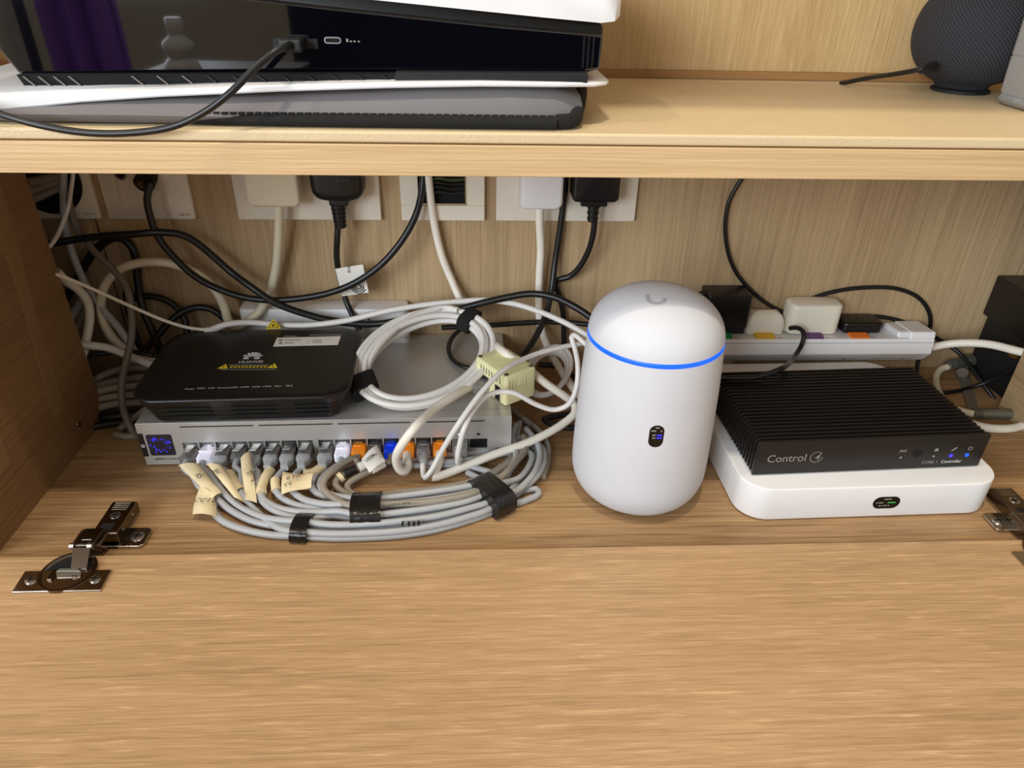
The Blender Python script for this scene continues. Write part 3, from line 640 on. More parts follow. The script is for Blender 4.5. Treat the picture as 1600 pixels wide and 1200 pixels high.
text('numeral', '4', 9.0, GREYINK, ct, (52.1, -.16, 17.0), align='CENTER', shear=.2, bold=.03)
text('model_name', 'CORE 1', 4.2, DIMINK, ct, (146, -.1, 7.0)); text('model_name', 'Controller', 4.2, WINK, ct, (163, -.1, 7.0), bold=.04)
ir = B().prism(circ(139.5, 16.6, 4.0, 24), -.25, .4, 'y').obj('sensor_window', PIT, ct)
for x, m in ((125.6, GREYINK), (154.5, GREYINK), (169.8, LEDDOT), (184, LED)):
    B().prism(circ(x, 13.2, 1.0 if m is GREYINK else 1.7, 14), -.3, .4, 'y').obj('status_light', m, ct)
b = B()
for x in (125.6, ):
    b.box(x - 2.6, -.2, 18.6, x - 1.9, .2, 21.4).box(x + 1.9, -.2, 18.6, x + 2.6, .2, 21.4).box(x - 1.2, -.2, 19.3, x + 1.2, .2, 20.6)
b.obj('signal_icon', GREYINK, ct)
B().prism([(153, 18.4), (156.6, 18.4), (156.2, 21.2), (153.8, 21.2)], -.2, .2, 'y').obj('lock_icon', GREYINK, ct)
B().prism([(168, 18.2), (169, 18), (172.8, 21), (172, 21.8)], -.2, .2, 'y').obj('link_icon', DIMINK, ct)
B().loft([[(184.6 + r * math.cos(t), -.15, 20 + r * .85 * math.sin(t)) for t in [2 * math.pi * i / 16 for i in range(17)]] for r in (1.4, 2.0)], caps=False, closed=False).obj('power_icon', DIMINK, ct)

# ---------------------------------------------------------------- power strip on the back wall, with its plugs
PS = Vector((463.3,236.0,41.3)); TI = R(-6)
ps = thing('power_strip', 'long white power strip with coloured switches behind the finned controller', 'power strip', (150, PS.y, PS.z), rot=(TI, 0, 0))
PX = PS.x - 150
sec = [(0, 0), (12, -12), (38, -12), (38, 17), (1.4, 17), (0, 15.6)]
B().prism(sec, 0, PX, 'x').obj('housing', WHITE, ps, bevel=.9)
B().box(1, -.12, 12.6, PX - 1, .4, 13.1).obj('seam', GREYINK, ps)
B().prism([(0, 16.5), (37, 16.5), (36, 24.5), (1.5, 24.5)], PX - 27, PX, 'x').obj('end_cap', WHITE, ps, bevel=1.6)
B().prism([(2, 16.9), (36, 16.9), (34, 24), (4, 24)], PX - 40, PX - 26, 'x').xf(Matrix.Identity(4)).obj('end_wedge', WHITE, ps, bevel=2.5)
for x in (PX - 2.5, PX - 28, PX - 92): B().cyl((x, 6, -6.4), (x, 5, -7.4), 1.3, 10).obj('rivet', STEEL, ps)
B().box(PX - 60, 7, -8, PX - 14, 9, -7).obj('keyhole_groove', GREYINK, ps)
for px, k in (((236.5,238.0,64.0), 'green'), ((281.9,238.0,63.9), 'yellow'), ((334.3,238.0,63.7), 'purple'), ((383.7,238.0,63.5), 'orange')):
    x = px[0] - 150
    B().prism([(1.6, 16.6), (13, 16.8), (12.4, 20.4), (2.2, 17.8)], x - 10, x + 10, 'x').obj('rocker_switch', SW[k], ps, bevel=.4)
    B().box(x + 12, 4, 16.9, x + 17, 5, 17.15).obj('printed_mark', SW['purple'] if k != 'green' else mat('red_mark', (200, 50, 60), .5), ps)
# flex
B().tube([(472.6,252.0,40.3), (487.7,250.0,45.3), (500.5,240.0,52.2), (513.2,225.0,58.6), (522.2,205.0,63.4), (533.5,180.0,66.9), (532.4,142.9,60.0), (544.7,153.7,20.0), (525.9,155.2,4.5), (501.8,148.9,4.5), (483.7,151.4,4.5), (469.6,160.6,4.5), (461.2,174.6,4.5), (449.9,196.3,4.5)], 4.2, 12).obj('flex', WCORD2, ps, world=True)

def T(o): return o
ad = thing('power_adapter', 'boxy black power adapter on the green-switched end of the power strip', 'adapter', (240, 256, 56))
B().slab(216.5, 248, 262, 277, 66, 103, 2.5, 1.2).obj('body', BLACK, ad, world=True)
B().box(224, 252, 57.5, 262, 274, 66.5).obj('plug_base', BLACKM, ad, bevel=1.5, world=True)
B().tube([(224, 268, 92), (220.6,262.0,99.4), (213.7,262.0,100.1), (207.6,262.0,96.5), (185, 262, 92), (170, 262, 70), (166, 262, 40)], 3.0, 10).obj('cord', RUBBER, ad, world=True)
B().cyl((224, 268, 92), (216, 266, 97), 4.2, 12, 3.2).obj('strain_relief', RUBBER, ad, world=True)
wp = thing('low_plug', 'low white plug between the black adapter and the tall white charger', 'plug', (285, 258, 56))
B().layers([([(x, y) for x, y in inset(262.8, 250, 306, 276, 7, d)], z) for z, d in ((57.5, 1), (64, 0), (72, 2), (77, 5), (79.3, 9), (80, 13))]).obj('body', CREAM, wp, world=True, angle=60)
B().tube([(307.3,246.0,67.2),(311.6,240.0,70.9),(315.5,234.0,70.3),(315.9,229.0,65.5),(313.4,225.0,57.9),(302.7,212.0,53.1),(257.1,145.9,76.0),(238.2,141.9,71.0),(215.8,140.4,70.0),(196.3,142.9,70.0)], 2.4, 10).obj('cord', RUBBER, wp, world=True)
wc = thing('charger', 'tall cream white charger block above the purple switch of the power strip', 'charger', (334, 258, 57))
B().slab(307.5, 250, 364, 277, 58, 90.5, 9, 3.5, 1).obj('body', CREAM, wc, world=True, angle=60)
B().tube([(317.8,266.0,67.0),(308.5,274.0,72.3),(290.5,276.5,81.7),(269.0,276.5,98.1),(250.2,276.5,117.6),(238.2,276.5,138.7),(229.5,276.0,168.1),(229.0,276.0,192.2),(234.4,276.0,208.1),(239.9,275.0,220.8)], 2.1, 10).obj('cord', RUBBER, wc, world=True)
bp = thing('flat_plug', 'flat black plug above the orange switch of the power strip', 'plug', (391, 262, 56))
B().slab(369, 252, 412, 278, 57.5, 69.5, 5, 2.5).obj('body', BLACK, bp, world=True)
B().box(374, 251.6, 61, 398, 252.3, 65).obj('grip_recess', BLACKM, bp, world=True)
B().tube([(377.6,276.0,65.8),(398.5,276.5,65.9),(420.2,276.5,65.5),(445.7,276.5,60.0),(472.5,276.0,48.3),(498.6,276.0,36.2),(515.9,262.0,26.7),(524.6,232.0,12.2),(531.0,216.0,2.5),(541.6,205.0,-10.1)], 2.2, 10).obj('cord', RUBBER, bp, world=True)
bc = B().tube([(306.9,276.0,69.8),(324.0,276.5,79.4),(345.9,276.5,90.7),(372.0,276.5,97.7),(400.7,276.5,100.4),(427.9,276.5,98.9),(453.4,276.5,89.9),(470.3,276.5,75.5),(478.6,276.5,61.5),(482.8,278.0,44.9),(472.3,264.1,20.0),(467.5,253.5,8.0),(463.1,234.1,2.4),(472.8,220.8,2.4),(493.4,221.9,2.4),(515.1,228.5,3.0),(528.0,225.4,11.3),(534.0,217.6,23.2),(537.0,207.2,38.7),(537.0,193.0,56.6)], 2.2, 10).obj('looped_cable', RUBBER)
tag(bc, 'thin black cord arching over the right end of the power strip', 'cord')
kx = B().tube([(118.8,262.0,54.2),(123.6,272.0,79.5),(129.7,276.0,93.9),(140.7,276.5,100.2),(152.0,276.5,102.1),(163.2,276.5,99.5),(175.1,276.0,90.9),(182.2,272.0,71.9),(183.7,262.0,54.0),(185.3,248.8,30.0)], 2.4, 10).obj('looped_cable', RUBBER)
tag(kx, 'short black cord hump showing just behind the white dome', 'cord')

# short aerial lead with two metal connectors
al = thing('aerial_lead', 'short beige aerial lead with two grey metal connectors on the floor', 'cable', (475.0,215.7,4.0))
B().tube([(507.5,259.0,12.0), (498.9,258.3,10.0), (489.8,250.8,7.0), (480.0,233.7,5.0), (472.8,214.4,4.0), (470.3,195.6,4.0), (475.4,183.4,4.0), (485.4,173.9,5.5)], 3.6, 12).obj('cord', BEIGE, al, world=True)
b = B(); c0, c1 = Vector((484.1,174.3,6.0)), Vector((530.3,172.5,6.0)); d_ = (c1 - c0).normalized()
cn = B().cyl(c0 + d_ * 8, c1, 5.4, 20).obj('connector', GUN, al, world=True)
for k in range(4): B().cyl(c0 + d_ * (1 + 2 * k), c0 + d_ * (2.2 + 2 * k), 5.0, 16).obj('grip_ring', GUN, cn, world=True)
B().cyl(c1 - d_ * .5, c1 + d_ * .2, 4.2, 16).obj('connector_bore', PIT, cn, world=True)
c0, c1 = Vector((503.5,258.4,14.0)), Vector((537.1,269.8,14.0)); d_ = (c1 - c0).normalized()
cn = B().cyl(c0 + d_ * 6, c1 - d_ * 6, 6, 20).cyl(c1 - d_ * 8, c1, 8, 8).obj('connector', GUN, al, world=True)
for k in range(3): B().cyl(c0 + d_ * (1 + 2 * k), c0 + d_ * (2.2 + 2 * k), 5.4, 16).obj('grip_ring', GUN, cn, world=True)
kb = thing('dark_band', 'flat dark grey band lying on the floor behind the aerial lead', 'strap', (504.9,220.0,1.0))  # flat dark grey piece on the floor with a short stud
B().prism([p[:2] for p in ((486.4,183.3,0.0), (501.7,190.3,0.0), (531.7,255.1,0.0), (518.2,252.5,0.0))], 0.2, 2.2).obj('strap', GCORD3, kb, bevel=.5, world=True)
B().cyl((523.3,254.6,2.0), (518.7,251.3,9.0), 6, 14).obj('stud', GCORD3, kb, world=True)

# black lidded box in the right corner
bb = thing('black_box', 'black lidded box with gold mark standing in the right rear corner', 'box', (575, 250, 0))
B().box(541, 200, 0, 625, 276, 100).obj('base', BLACKM, bb, bevel=1.5, world=True)
B().box(536, 196, 68, 630, 279, 114).obj('lid', BLACK, bb, bevel=2.0, world=True)
_c = Vector((540.7, 222, 48))
B().prism([(222 + 9 * math.cos(t) * (1 + .15 * math.cos(5 * t)), 52 + 7 * math.sin(t)) for t in [2 * math.pi * i / 20 for i in range(20)]], 540.4, 541.2, 'x').obj('gold_mark', GOLD, bb, world=True)

# ---------------------------------------------------------------- cabinet hinges
def hinge(label, dx, dy):
    h = thing('cabinet_hinge', label, 'hinge', (-316 + dx, -27 + dy, 10))
    O = lambda b: b.xf(Matrix.Translation((dx, dy, 0)))
    P = lambda b, n, m, par=None, bev=0: O(b).obj(n, m, par or h, bevel=bev, world=True)
    P(B().prism([(-345.5, -45.4), (-284.8, -45.4), (-285.6, -25.6), (-346.6, -25.6)], 9.6, 11.6), 'cup_plate', CHROME, bev=.7)
    P(B().lathe([(19, 9.6), (19, 12.2), (17.4, 12.3), (16.4, 10.6), (3, 10.4)], 40, (-315.5, -27, 0)), 'cup', DNICKEL)
    P(B().lathe([(15.8, 10.5), (15.6, 10.9), (2, 10.9)], 36, (-316, -28, 0)), 'cup_recess', PIT)
    P(B().box(-326, -36, 10.6, -322.5, -26, 13.4).box(-310, -34, 10.6, -306, -24, 13.2), 'cup_wall', DNICKEL, bev=.6)
    for x in (-337.5, -293):
        s_ = P(B().lathe([(3.9, 11.2), (3.6, 12.6), (2, 13.0), (.5, 13.0)], 20, (x, -35, 0)), 'screw', STEEL)
        P(B().box(x - 2.6, -35.5, 12.8, x + 2.6, -34.5, 13.2).box(x - .5, -37.6, 12.8, x + .5, -32.4, 13.2), 'cross_slot', PIT, s_)
    q = [(-321.7,-30.2,15.0), (-303.7,-30.7,15.0), (-303.5,-33.9,12.0), (-320.2,-34.1,12.0)]; q2 = [(-319.7,-27.6,15.4), (-307.1,-27.9,15.4)]
    lk = P(B().loft([[tuple(Vector(p) - Vector((0, 0, t))) for p in (q[3], q[2], q[1], q[0])] for t in (3.5, 0)]), 'link_block', DNICKEL, bev=.7)
    P(B().loft([[tuple(Vector(p) - Vector((0, 0, t))) for p in (q[0], q[1], q2[1], q2[0])] for t in (2.5, -.3)]), 'block_top', GUN, lk, bev=.5)
    a_ = [(-313.7,-26.7,13.0), (-302.4,-26.9,13.0), (-307.4,-8.4,17.0), (-319.9,-8.1,17.0)]
    la = P(B().loft([[tuple(Vector(p) - Vector((0, 0, t))) for p in a_] for t in (2.6, 0)]), 'link_arm', STEEL, bev=.6)
    for p in ((-321.4,-5.7,16.0), (-308.3,-6.0,16.0)):
        P(B().cyl((p[0] - 1.4, p[1], p[2]), (p[0] + 1.8, p[1], p[2]), 2.4, 14), 'pivot_pin', STEEL)
    P(B().prism([(-7, 13), (-6, 16.8), (8, 16.6), (16, 13.4), (16, 1), (2, 1)], -321.6, -306.4, 'x'), 'knuckle', DNICKEL, bev=.9)
    P(B().prism([(-4, 14.5), (12, 13), (19, 11), (18, 1), (5, 1)], -306.6, -303.8, 'x'), 'knuckle_side', CHROME, bev=.5)
    P(B().box(-319, -5.4, 16.7, -309, -4.7, 17.2).box(-317, 0, 16.7, -310, .6, 17.1), 'stamped_mark', STEEL)
    ar = P(B().prism([(10, 3), (11, 12.2), (14, 13), (47.5, 12.6), (49.6, 11), (49.6, 2), (14, 2)], -316, -297, 'x'), 'arm', DNICKEL, bev=1.1)
    P(B().box(-312, 14.5, 12.4, -302.6, 22, 13.1), 'arm_slot', PIT, ar)
    P(B().lathe([(4.2, 12.4), (4, 13.3), (.5, 13.5)], 20, (-306.5, 31, 0)), 'screw', STEEL, ar)
    P(B().box(-309.4, 30.4, 13.3, -303.6, 31.6, 13.8).box(-307.1, 28.2, 13.3, -305.9, 33.8, 13.8), 'cross_slot', PIT, ar)
    for k in range(4): P(B().box(-312.6, 38 + 2.6 * k, 12.5, -300.6, 38.7 + 2.6 * k, 13.0), 'arm_ridge', CHROME, ar)
    for y in (20, 37): P(B().cyl((-297.2, y, 8), (-296.4, y, 8), 1.3, 10), 'rivet', STEEL, ar)
    mp_ = P(B().prism(rrect(-333.5, 6.6, -278.4, 27.6, 4), 0, 3).box(-316.5, 6.6, 0, -296.5, 46, 3), 'mount_plate', CHROME, bev=.8)
    for x in (-325.5, -286.6):
        P(B().lathe([(5.2, 2.8), (4.8, 3.8), (3, 4.4), (.5, 4.4)], 22, (x, 17, 0)), 'screw', STEEL, mp_)
        P(B().box(x - 3.4, 16.4, 4.2, x + 3.4, 17.6, 4.7).box(x - .6, 13.6, 4.2, x + .6, 20.4, 4.7), 'cross_slot', PIT, mp_)
    return h
hinge('nickel cabinet hinge at the left, opened flat over the flap joint', 0, 0)
hinge('nickel cabinet hinge at the right, mostly beyond the corner of the white gateway box', 737, 2)

# ---------------------------------------------------------------- network cables in the switch
NM = rootM(nw)
def rj45(root, x, m, boot=None, out=15):
    z0, z1 = 11.2, 18.8
    b = B().box(x - 5.8, -out, z0, x + 5.8, 7, z1).xf(NM); pl = b.obj('plug', m, root, bevel=.5, world=True)
    B().prism([(5, 19), (-2, 20.4), (-out + 1.5, 24.6), (-out + 2, 25.4), (-3, 21.6), (5, 20.2)], x - 3.1, x + 3.1, 'x').xf(NM).obj('latch', m, pl, bevel=.2, world=True)
    B().box(x - 4.4, -out + 2, z0 + 1.6, x + 4.4, -out + 8, z1 - 2.2).xf(NM).obj('wire_block', GCORD3, pl, world=True)
    for k in range(4): B().box(x - 4 + k * 2.2, -out + 8, 14, x - 3.1 + k * 2.2, 2, 15.4).xf(NM).obj('wire', (GOLD, SW['orange'], GCORD, SW['orange'])[k], pl, world=True)
    if boot:
        B().loft([[(x + w * a, y, 15 + h * c) for a, c in ((-1, -.7), (-.7, -1), (.7, -1), (1, -.7), (1, .7), (.7, 1), (-.7, 1), (-1, .7))] for y, w, h in ((-out + 3, 6.1, 4.4), (-out - 1, 6.1, 4.4), (-out - 3.5, 5.2, 4.0), (-out - 6, 3.6, 3.5), (-out - 11, 3.2, 3.2))]).xf(NM).obj('boot', boot, root, world=True)
PX_ = port1 + port2
ORD = ['first', 'second', 'third', 'fourth', 'fifth', 'sixth', 'seventh', 'eighth', 'ninth', 'tenth', 'eleventh', 'twelfth', 'thirteenth', 'fourteenth', 'fifteenth', 'last']
def patch(k, label, plug, boot, cord, pts, r=2.9, out=15, lead=True):
    x = PX_[k]; o = NM @ Vector((x, 0, 15))
    t = thing('network_cable', label, 'cable', o, 0.021, 'network cables along the front of the switch')
    rj45(t, x, plug, boot, out)
    st = [tuple(NM @ Vector((x, -out + 1, 15))), tuple(NM @ Vector((x, -out - 7, 14)))] if lead else []
    B().tube(st + list(pts), r, 10, step=5).obj('cord', cord, t, world=True)
    return t
R1 = [(-159.8,14.4,3.0),(-134.5,11.6,3.0),(-109.6,11.8,3.0),(-84.7,13.3,3.0),(-54.7,19.2,3.0),(-29.3,29.1,3.0),(-8.2,40.2,3.0)]
R2 = [(-159.5,15.1,7.0),(-134.1,12.4,7.0),(-109.3,12.5,7.0),(-84.5,14.1,7.0),(-54.6,20.0,7.0),(-29.2,29.2,7.0),(-8.3,40.4,7.0)]
R3 = [(-161.7,24.2,4.0),(-135.9,20.7,4.0),(-110.7,20.9,4.0),(-85.6,23.2,4.0),(-55.1,28.5,4.0),(-29.4,38.0,4.0),(-8.1,48.6,4.0)]
R4 = [(-161.2,24.7,9.0),(-135.3,20.4,9.0),(-110.2,20.6,9.0),(-85.2,23.0,9.0),(-55.0,28.3,9.0),(-29.3,37.0,9.0),(-8.1,47.7,9.0)]
U1 = [(-138.3,35.4,5.0),(-111.7,29.5,5.0),(-86.4,32.7,5.0),(-55.5,37.4,5.0),(-29.4,46.3,5.0),(-7.9,57.2,5.0)]
U2 = [(-132.2,33.9,11.0),(-111.0,28.1,11.0),(-85.9,31.3,11.0),(-55.3,36.8,11.0),(-29.3,44.2,11.0),(-8.0,55.1,11.0)]
U3 = [(-129.2,44.1,6.0),(-112.9,39.1,6.0),(-87.3,43.2,6.0),(-56.0,48.1,6.0),(-29.5,54.9,6.0),(-7.7,66.1,6.0)]
U4 = [(-125.3,40.0,13.0),(-112.0,36.6,13.0),(-86.5,39.9,13.0),(-55.6,44.8,13.0),(-29.4,51.5,13.0),(-7.8,61.9,13.0)]
U5 = [(-125.7,49.7,8.0),(-113.8,47.0,8.0),(-87.9,50.5,8.0),(-56.3,55.5,8.0),(-29.5,61.6,8.0),(-7.6,71.4,8.0)]
U6 = [(-121.1,47.0,13.0),(-110.5,45.2,13.0),(-87.4,48.7,13.0),(-56.1,54.5,13.0),(-29.5,60.6,13.0),(-7.7,68.7,13.0)]
EA = [(8.1,90.4,6.0),(16.5,108.9,6.0),(19.1,125.4,6.0),(17.1,143.9,6.0),(20.6,165.3,6.0)]
EA2 = [(4.7,78.4,12.0),(13.7,102.0,12.0),(13.3,119.4,12.0),(11.5,131.5,12.0),(16.1,152.3,12.0)]
EB = [(18.0,82.5,5.0),(31.3,103.3,5.0),(33.7,120.6,5.0),(24.7,128.7,5.0),(8.3,122.0,5.0),(-12.6,114.6,5.0),(-47.5,110.4,5.0),(-81.9,107.2,5.0),(-97.7,104.7,5.0)]
EB2 = [(14.6,74.9,9.0),(25.9,94.5,9.0),(28.1,109.5,9.0),(19.7,116.4,9.0),(4.9,111.9,9.0),(-18.4,104.6,9.0),(-47.0,99.5,9.0),(-69.6,98.1,9.0)]
EC = [(20.0,68.8,4.0),(35.6,90.6,4.0),(43.9,113.9,4.0),(44.4,133.8,4.0),(37.5,154.9,4.0),(25.0,173.8,4.0)]
EC2 = [(15.1,61.6,8.0),(30.5,78.5,8.0),(39.0,99.2,8.0),(39.4,118.4,8.0),(33.1,130.5,8.0),(20.9,136.9,8.0),(5.4,127.0,8.0),(-24.2,113.7,8.0),(-53.2,110.4,8.0)]
ED = [(8.1,49.4,3.0),(22.4,54.8,3.0),(31.6,61.3,3.0),(29.9,68.1,3.0),(17.0,65.0,3.0)]
EC3 = [(8.1,53.9,11.0),(23.2,70.6,11.0),(32.4,90.0,11.0),(36.1,108.6,11.0),(33.9,126.4,11.0),(25.7,147.2,11.0)]

n1 = patch(0, 'grey network cable in the leftmost switch port, flagged with a long paper tag', SMOKE, None, GCORD, [(-263.8,81.9,12.0),(-254.1,68.8,10.0),(-238.1,56.9,8.0),(-222.5,44.2,5.0),(-201.2,31.1,4.0),(-182.2,25.4,4.0)] + R3[:] + EC2)
n2 = patch(1, 'grey network cable on the bright white lit plug, second from the left', LITW, None, GCORD, [(-249.2,81.6,12.0),(-235.8,65.5,9.0),(-217.3,48.4,6.0),(-194.0,34.0,6.0),(-177.0,27.6,8.0)] + R4 + EA)
n3 = patch(2, 'grey network cable in the third port from the left, with CCTV tag', SMOKE, GCORD, GCORD, [(-238.1,87.5,12.0),(-237.0,69.1,6.0),(-237.0,47.2,4.0),(-227.3,33.9,4.0),(-206.4,22.3,4.0),(-182.6,16.3,3.0)] + R1 + EC)
n4 = patch(3, 'grey network cable in the fourth port from the left, behind the upright white paper tag', SMOKE, None, GCORD, [(-223.7,84.6,12.0),(-221.1,70.5,8.0),(-210.6,53.4,5.0),(-191.2,32.0,5.0),(-175.5,19.5,6.0)] + R2 + EB)
n5 = patch(4, 'grey network cable in the fifth port, just right of the upright tag', SMOKE, GCORD, GCORD, [(-209.5,84.3,12.0),(-206.2,67.4,9.0),(-196.6,49.6,8.0),(-179.2,36.3,7.0),(-157.8,30.9,6.0)] + U1 + ED)
n6 = patch(5, 'grey network cable sleeved in cream paper below the sixth port from the left', SMOKE, GCORD, GCORD, [(-199.6,85.9,12.0),(-202.7,71.1,10.0),(-199.6,55.7,9.0),(-185.9,43.9,8.0),(-163.9,37.2,8.0),(-145.5,35.6,9.0)] + U2 + EC3)
n7 = patch(6, 'grey network cable in the seventh port from the left with a narrow paper collar', SMOKE, GCORD, GCORD, [(-187.8,89.2,12.0),(-192.7,76.5,11.0),(-188.6,60.8,10.0),(-175.7,49.2,8.0),(-154.7,42.0,7.0),(-139.1,41.6,7.0)] + U3 + EA2)
n8 = patch(7, 'grey network cable in the eighth port from the left behind the wide paper tag', SMOKE, GCORD, GCORD, [(-173.3,90.7,12.0),(-178.6,78.8,11.0),(-177.1,64.4,11.0),(-165.1,50.2,11.0),(-143.7,41.5,12.0)] + U4 + EB2)
n9 = patch(8, 'grey network cable in the first port after the gap, wearing a rolled tag', SMOKE, GCORD, GCORD, [(-154.3,92.2,12.0),(-159.5,81.1,11.0),(-161.7,69.5,10.0),(-154.3,58.0,9.0),(-138.2,52.4,8.0)] + U5 + EC3[:])
n10 = patch(9, 'grey network cable on the clear white plug just left of the first orange plug', LITW, None, GCORD, [(-141.5,92.5,13.0),(-151.5,79.7,12.0),(-154.4,68.1,11.0),(-145.4,56.3,11.0),(-132.1,50.0,12.0)] + U6 + EA)
n11 = patch(10, 'dusty grey network cable on the first orange glowing plug from the left', LITO, None, GCORD2, [(-128.9,96.2,17.0),(-140.8,83.7,17.0),(-149.2,69.5,16.0),(-149.4,60.2,14.0),(-139.5,48.2,13.0),(-123.2,37.2,14.0),(-96.6,38.2,14.0),(-55.3,40.1,15.0),(-24.0,49.9,15.0),(-5.0,65.7,14.0),(13.1,91.9,14.0),(23.7,115.3,12.0),(22.4,133.3,12.0)], out=12)
n12 = patch(11, 'grey network cable with written paper sleeve and black tape, between orange and blue plugs', SMOKE, None, GCORD2, [(-111.3,96.1,14.0),(-120.0,89.9,14.0),(-131.8,82.8,12.0),(-140.9,76.7,10.0),(-141.4,69.4,9.0),(-134.5,62.1,8.0),(-122.3,52.5,9.0),(-98.4,51.6,10.0),(-56.2,55.3,11.0),(-24.1,65.1,12.0),(4.0,89.2,12.0),(19.5,112.2,10.0)], out=12)
n13 = patch(12, 'grey network cable on the blue glowing plug', LITB, None, GCORD2, [(-101.5,96.7,12.0),(-116.1,86.3,9.0),(-126.2,78.9,8.0),(-131.7,71.7,7.0),(-129.7,64.4,6.0),(-118.0,57.5,6.0),(-89.1,61.9,6.0),(-56.9,66.3,6.0),(-26.9,75.1,6.0),(-4.4,90.6,6.0),(10.8,111.9,6.0),(8.3,123.6,6.0)], out=12)
def ptag(root, corners, m=PAPER, bulge=1.5, wave=1.1): return B().curl(*corners, bulge=bulge, wave=wave).obj('paper_tag', m, root, world=True, angle=70)
def sleeve(root, pts, r=3.9, m=PAPER): return B().tube(pts, r, 12, step=3, prof=lambda t: 1 + .05 * math.sin(9 * t)).obj('paper_sleeve', m, root, world=True)
def scrawl(par, s, size, org, xd, yd): text('handwriting', s, size, INK, par, org, xd, yd, world=True, shear=.15)
t = ptag(n1, ((-277.0,88.9,17.0), (-237.7,50.2,13.0), (-259.3,88.2,18.0), (-230.6,54.5,14.0)))
scrawl(n1, 'RS', 7, (-256.4,72.6,20.0), Vector((-244.6,65.5,18.0)) - Vector((-257.7,75.1,18.0)), Vector((-255.4,81.1,18.0)) - Vector((-255.5,71.6,18.0)))
t = ptag(n2, ((-253.1,89.0,18.0), (-220.0,50.3,14.0), (-237.9,83.9,19.0), (-207.6,41.7,13.0)))
scrawl(n2, 'BH', 6, (-242.9,77.1,21.0), Vector((-232.5,68.7,18.0)) - Vector((-244.6,80.9,18.0)), Vector((-241.4,84.3,18.0)) - Vector((-242.5,77.4,18.0)))
t = ptag(n3, ((-250.6,38.3,6.0), (-253.3,66.8,13.0), (-229.0,32.9,7.0), (-238.1,55.0,13.0)), bulge=2.5)
scrawl(n3, 'CCTV', 7, (-250.8,46.9,14.0), Vector((-235.5,47.4,12.0)) - Vector((-252.0,49.3,12.0)), Vector((-253.3,58.1,12.0)) - Vector((-250.1,46.9,12.0)))
ptag(n3, ((-240.0,82.4,14.0), (-224.0,59.9,10.0), (-229.1,83.9,14.0), (-216.9,66.4,10.0)))
t = ptag(n4, ((-224.4,91.3,22.0), (-211.8,51.6,10.0), (-217.6,97.7,24.0), (-201.0,47.0,9.0)), m=PAPER, bulge=1)
scrawl(n4, '2F', 7, (-214.9,75.2,20.0), Vector((-208.4,72.5,20.0)) - Vector((-214.9,75.2,20.0)), Vector((-216.5,84.8,20.0)) - Vector((-214.2,74.3,20.0)))
scrawl(n4, 'V', 7, (-210.3,66.5,18.0), Vector((-204.4,63.9,18.0)) - Vector((-210.3,66.5,18.0)), Vector((-211.5,75.1,18.0)) - Vector((-209.6,65.7,18.0)))
sleeve(n6, [(-199.5,87.6,12.0), (-202.0,75.0,11.0), (-201.7,62.7,10.0), (-199.9,57.8,10.0)], 4.3)
sleeve(n7, [(-192.8,74.8,11.0), (-191.2,68.0,11.0), (-188.8,61.7,10.0)], 3.9)
t = ptag(n8, ((-181.3,50.7,15.0), (-158.2,56.4,18.0), (-184.1,72.9,20.0), (-158.6,70.7,20.0)), bulge=2.0)
scrawl(n8, '8 Fib', 6, (-178.5,60.2,24.0), Vector((-168.1,66.7,22.0)) - Vector((-179.3,62.7,22.0)), Vector((-180.7,71.2,22.0)) - Vector((-178.4,61.0,22.0)))
scrawl(n8, 'TV', 6, (-179.2,52.8,22.0), Vector((-172.4,60.8,20.0)) - Vector((-180.0,55.2,20.0)), Vector((-181.8,65.2,20.0)) - Vector((-178.8,54.4,20.0)))
sleeve(n9, [(-156.0,89.5,12.0), (-160.0,84.2,12.0), (-165.9,80.8,12.0), (-169.8,79.7,13.0)], 4.6)
t = ptag(n12, ((-121.0,89.4,20.0), (-112.8,74.9,18.0), (-108.2,101.5,26.0), (-99.4,83.7,22.0)), m=PAPERW, bulge=2)
scrawl(n12, '58080', 6, (-116.6,80.1,25.0), Vector((-106.6,96.3,25.0)) - Vector((-116.6,80.1,25.0)), Vector((-119.1,86.4,25.0)) - Vector((-115.9,78.3,25.0)))
sleeve(n12, [(-123.9,86.3,14.0), (-119.7,88.6,15.0), (-115.1,91.7,16.0)], 4.2, PAPERW)
B().tube([(-135.4,80.9,11.5), (-131.3,83.1,12.5), (-126.1,86.1,13.5)], 4.2, 12, step=2).obj('tape_wrap', TAPE, n12, world=True)
sleeve(n12, [(-139.8,76.7,10.0), (-137.3,78.9,11.0)], 4.8, PAPER)
sleeve(n13, [(-113.4,87.7,10.0), (-107.1,91.7,11.0), (-103.0,94.8,12.0)], 3.7, PAPERW)

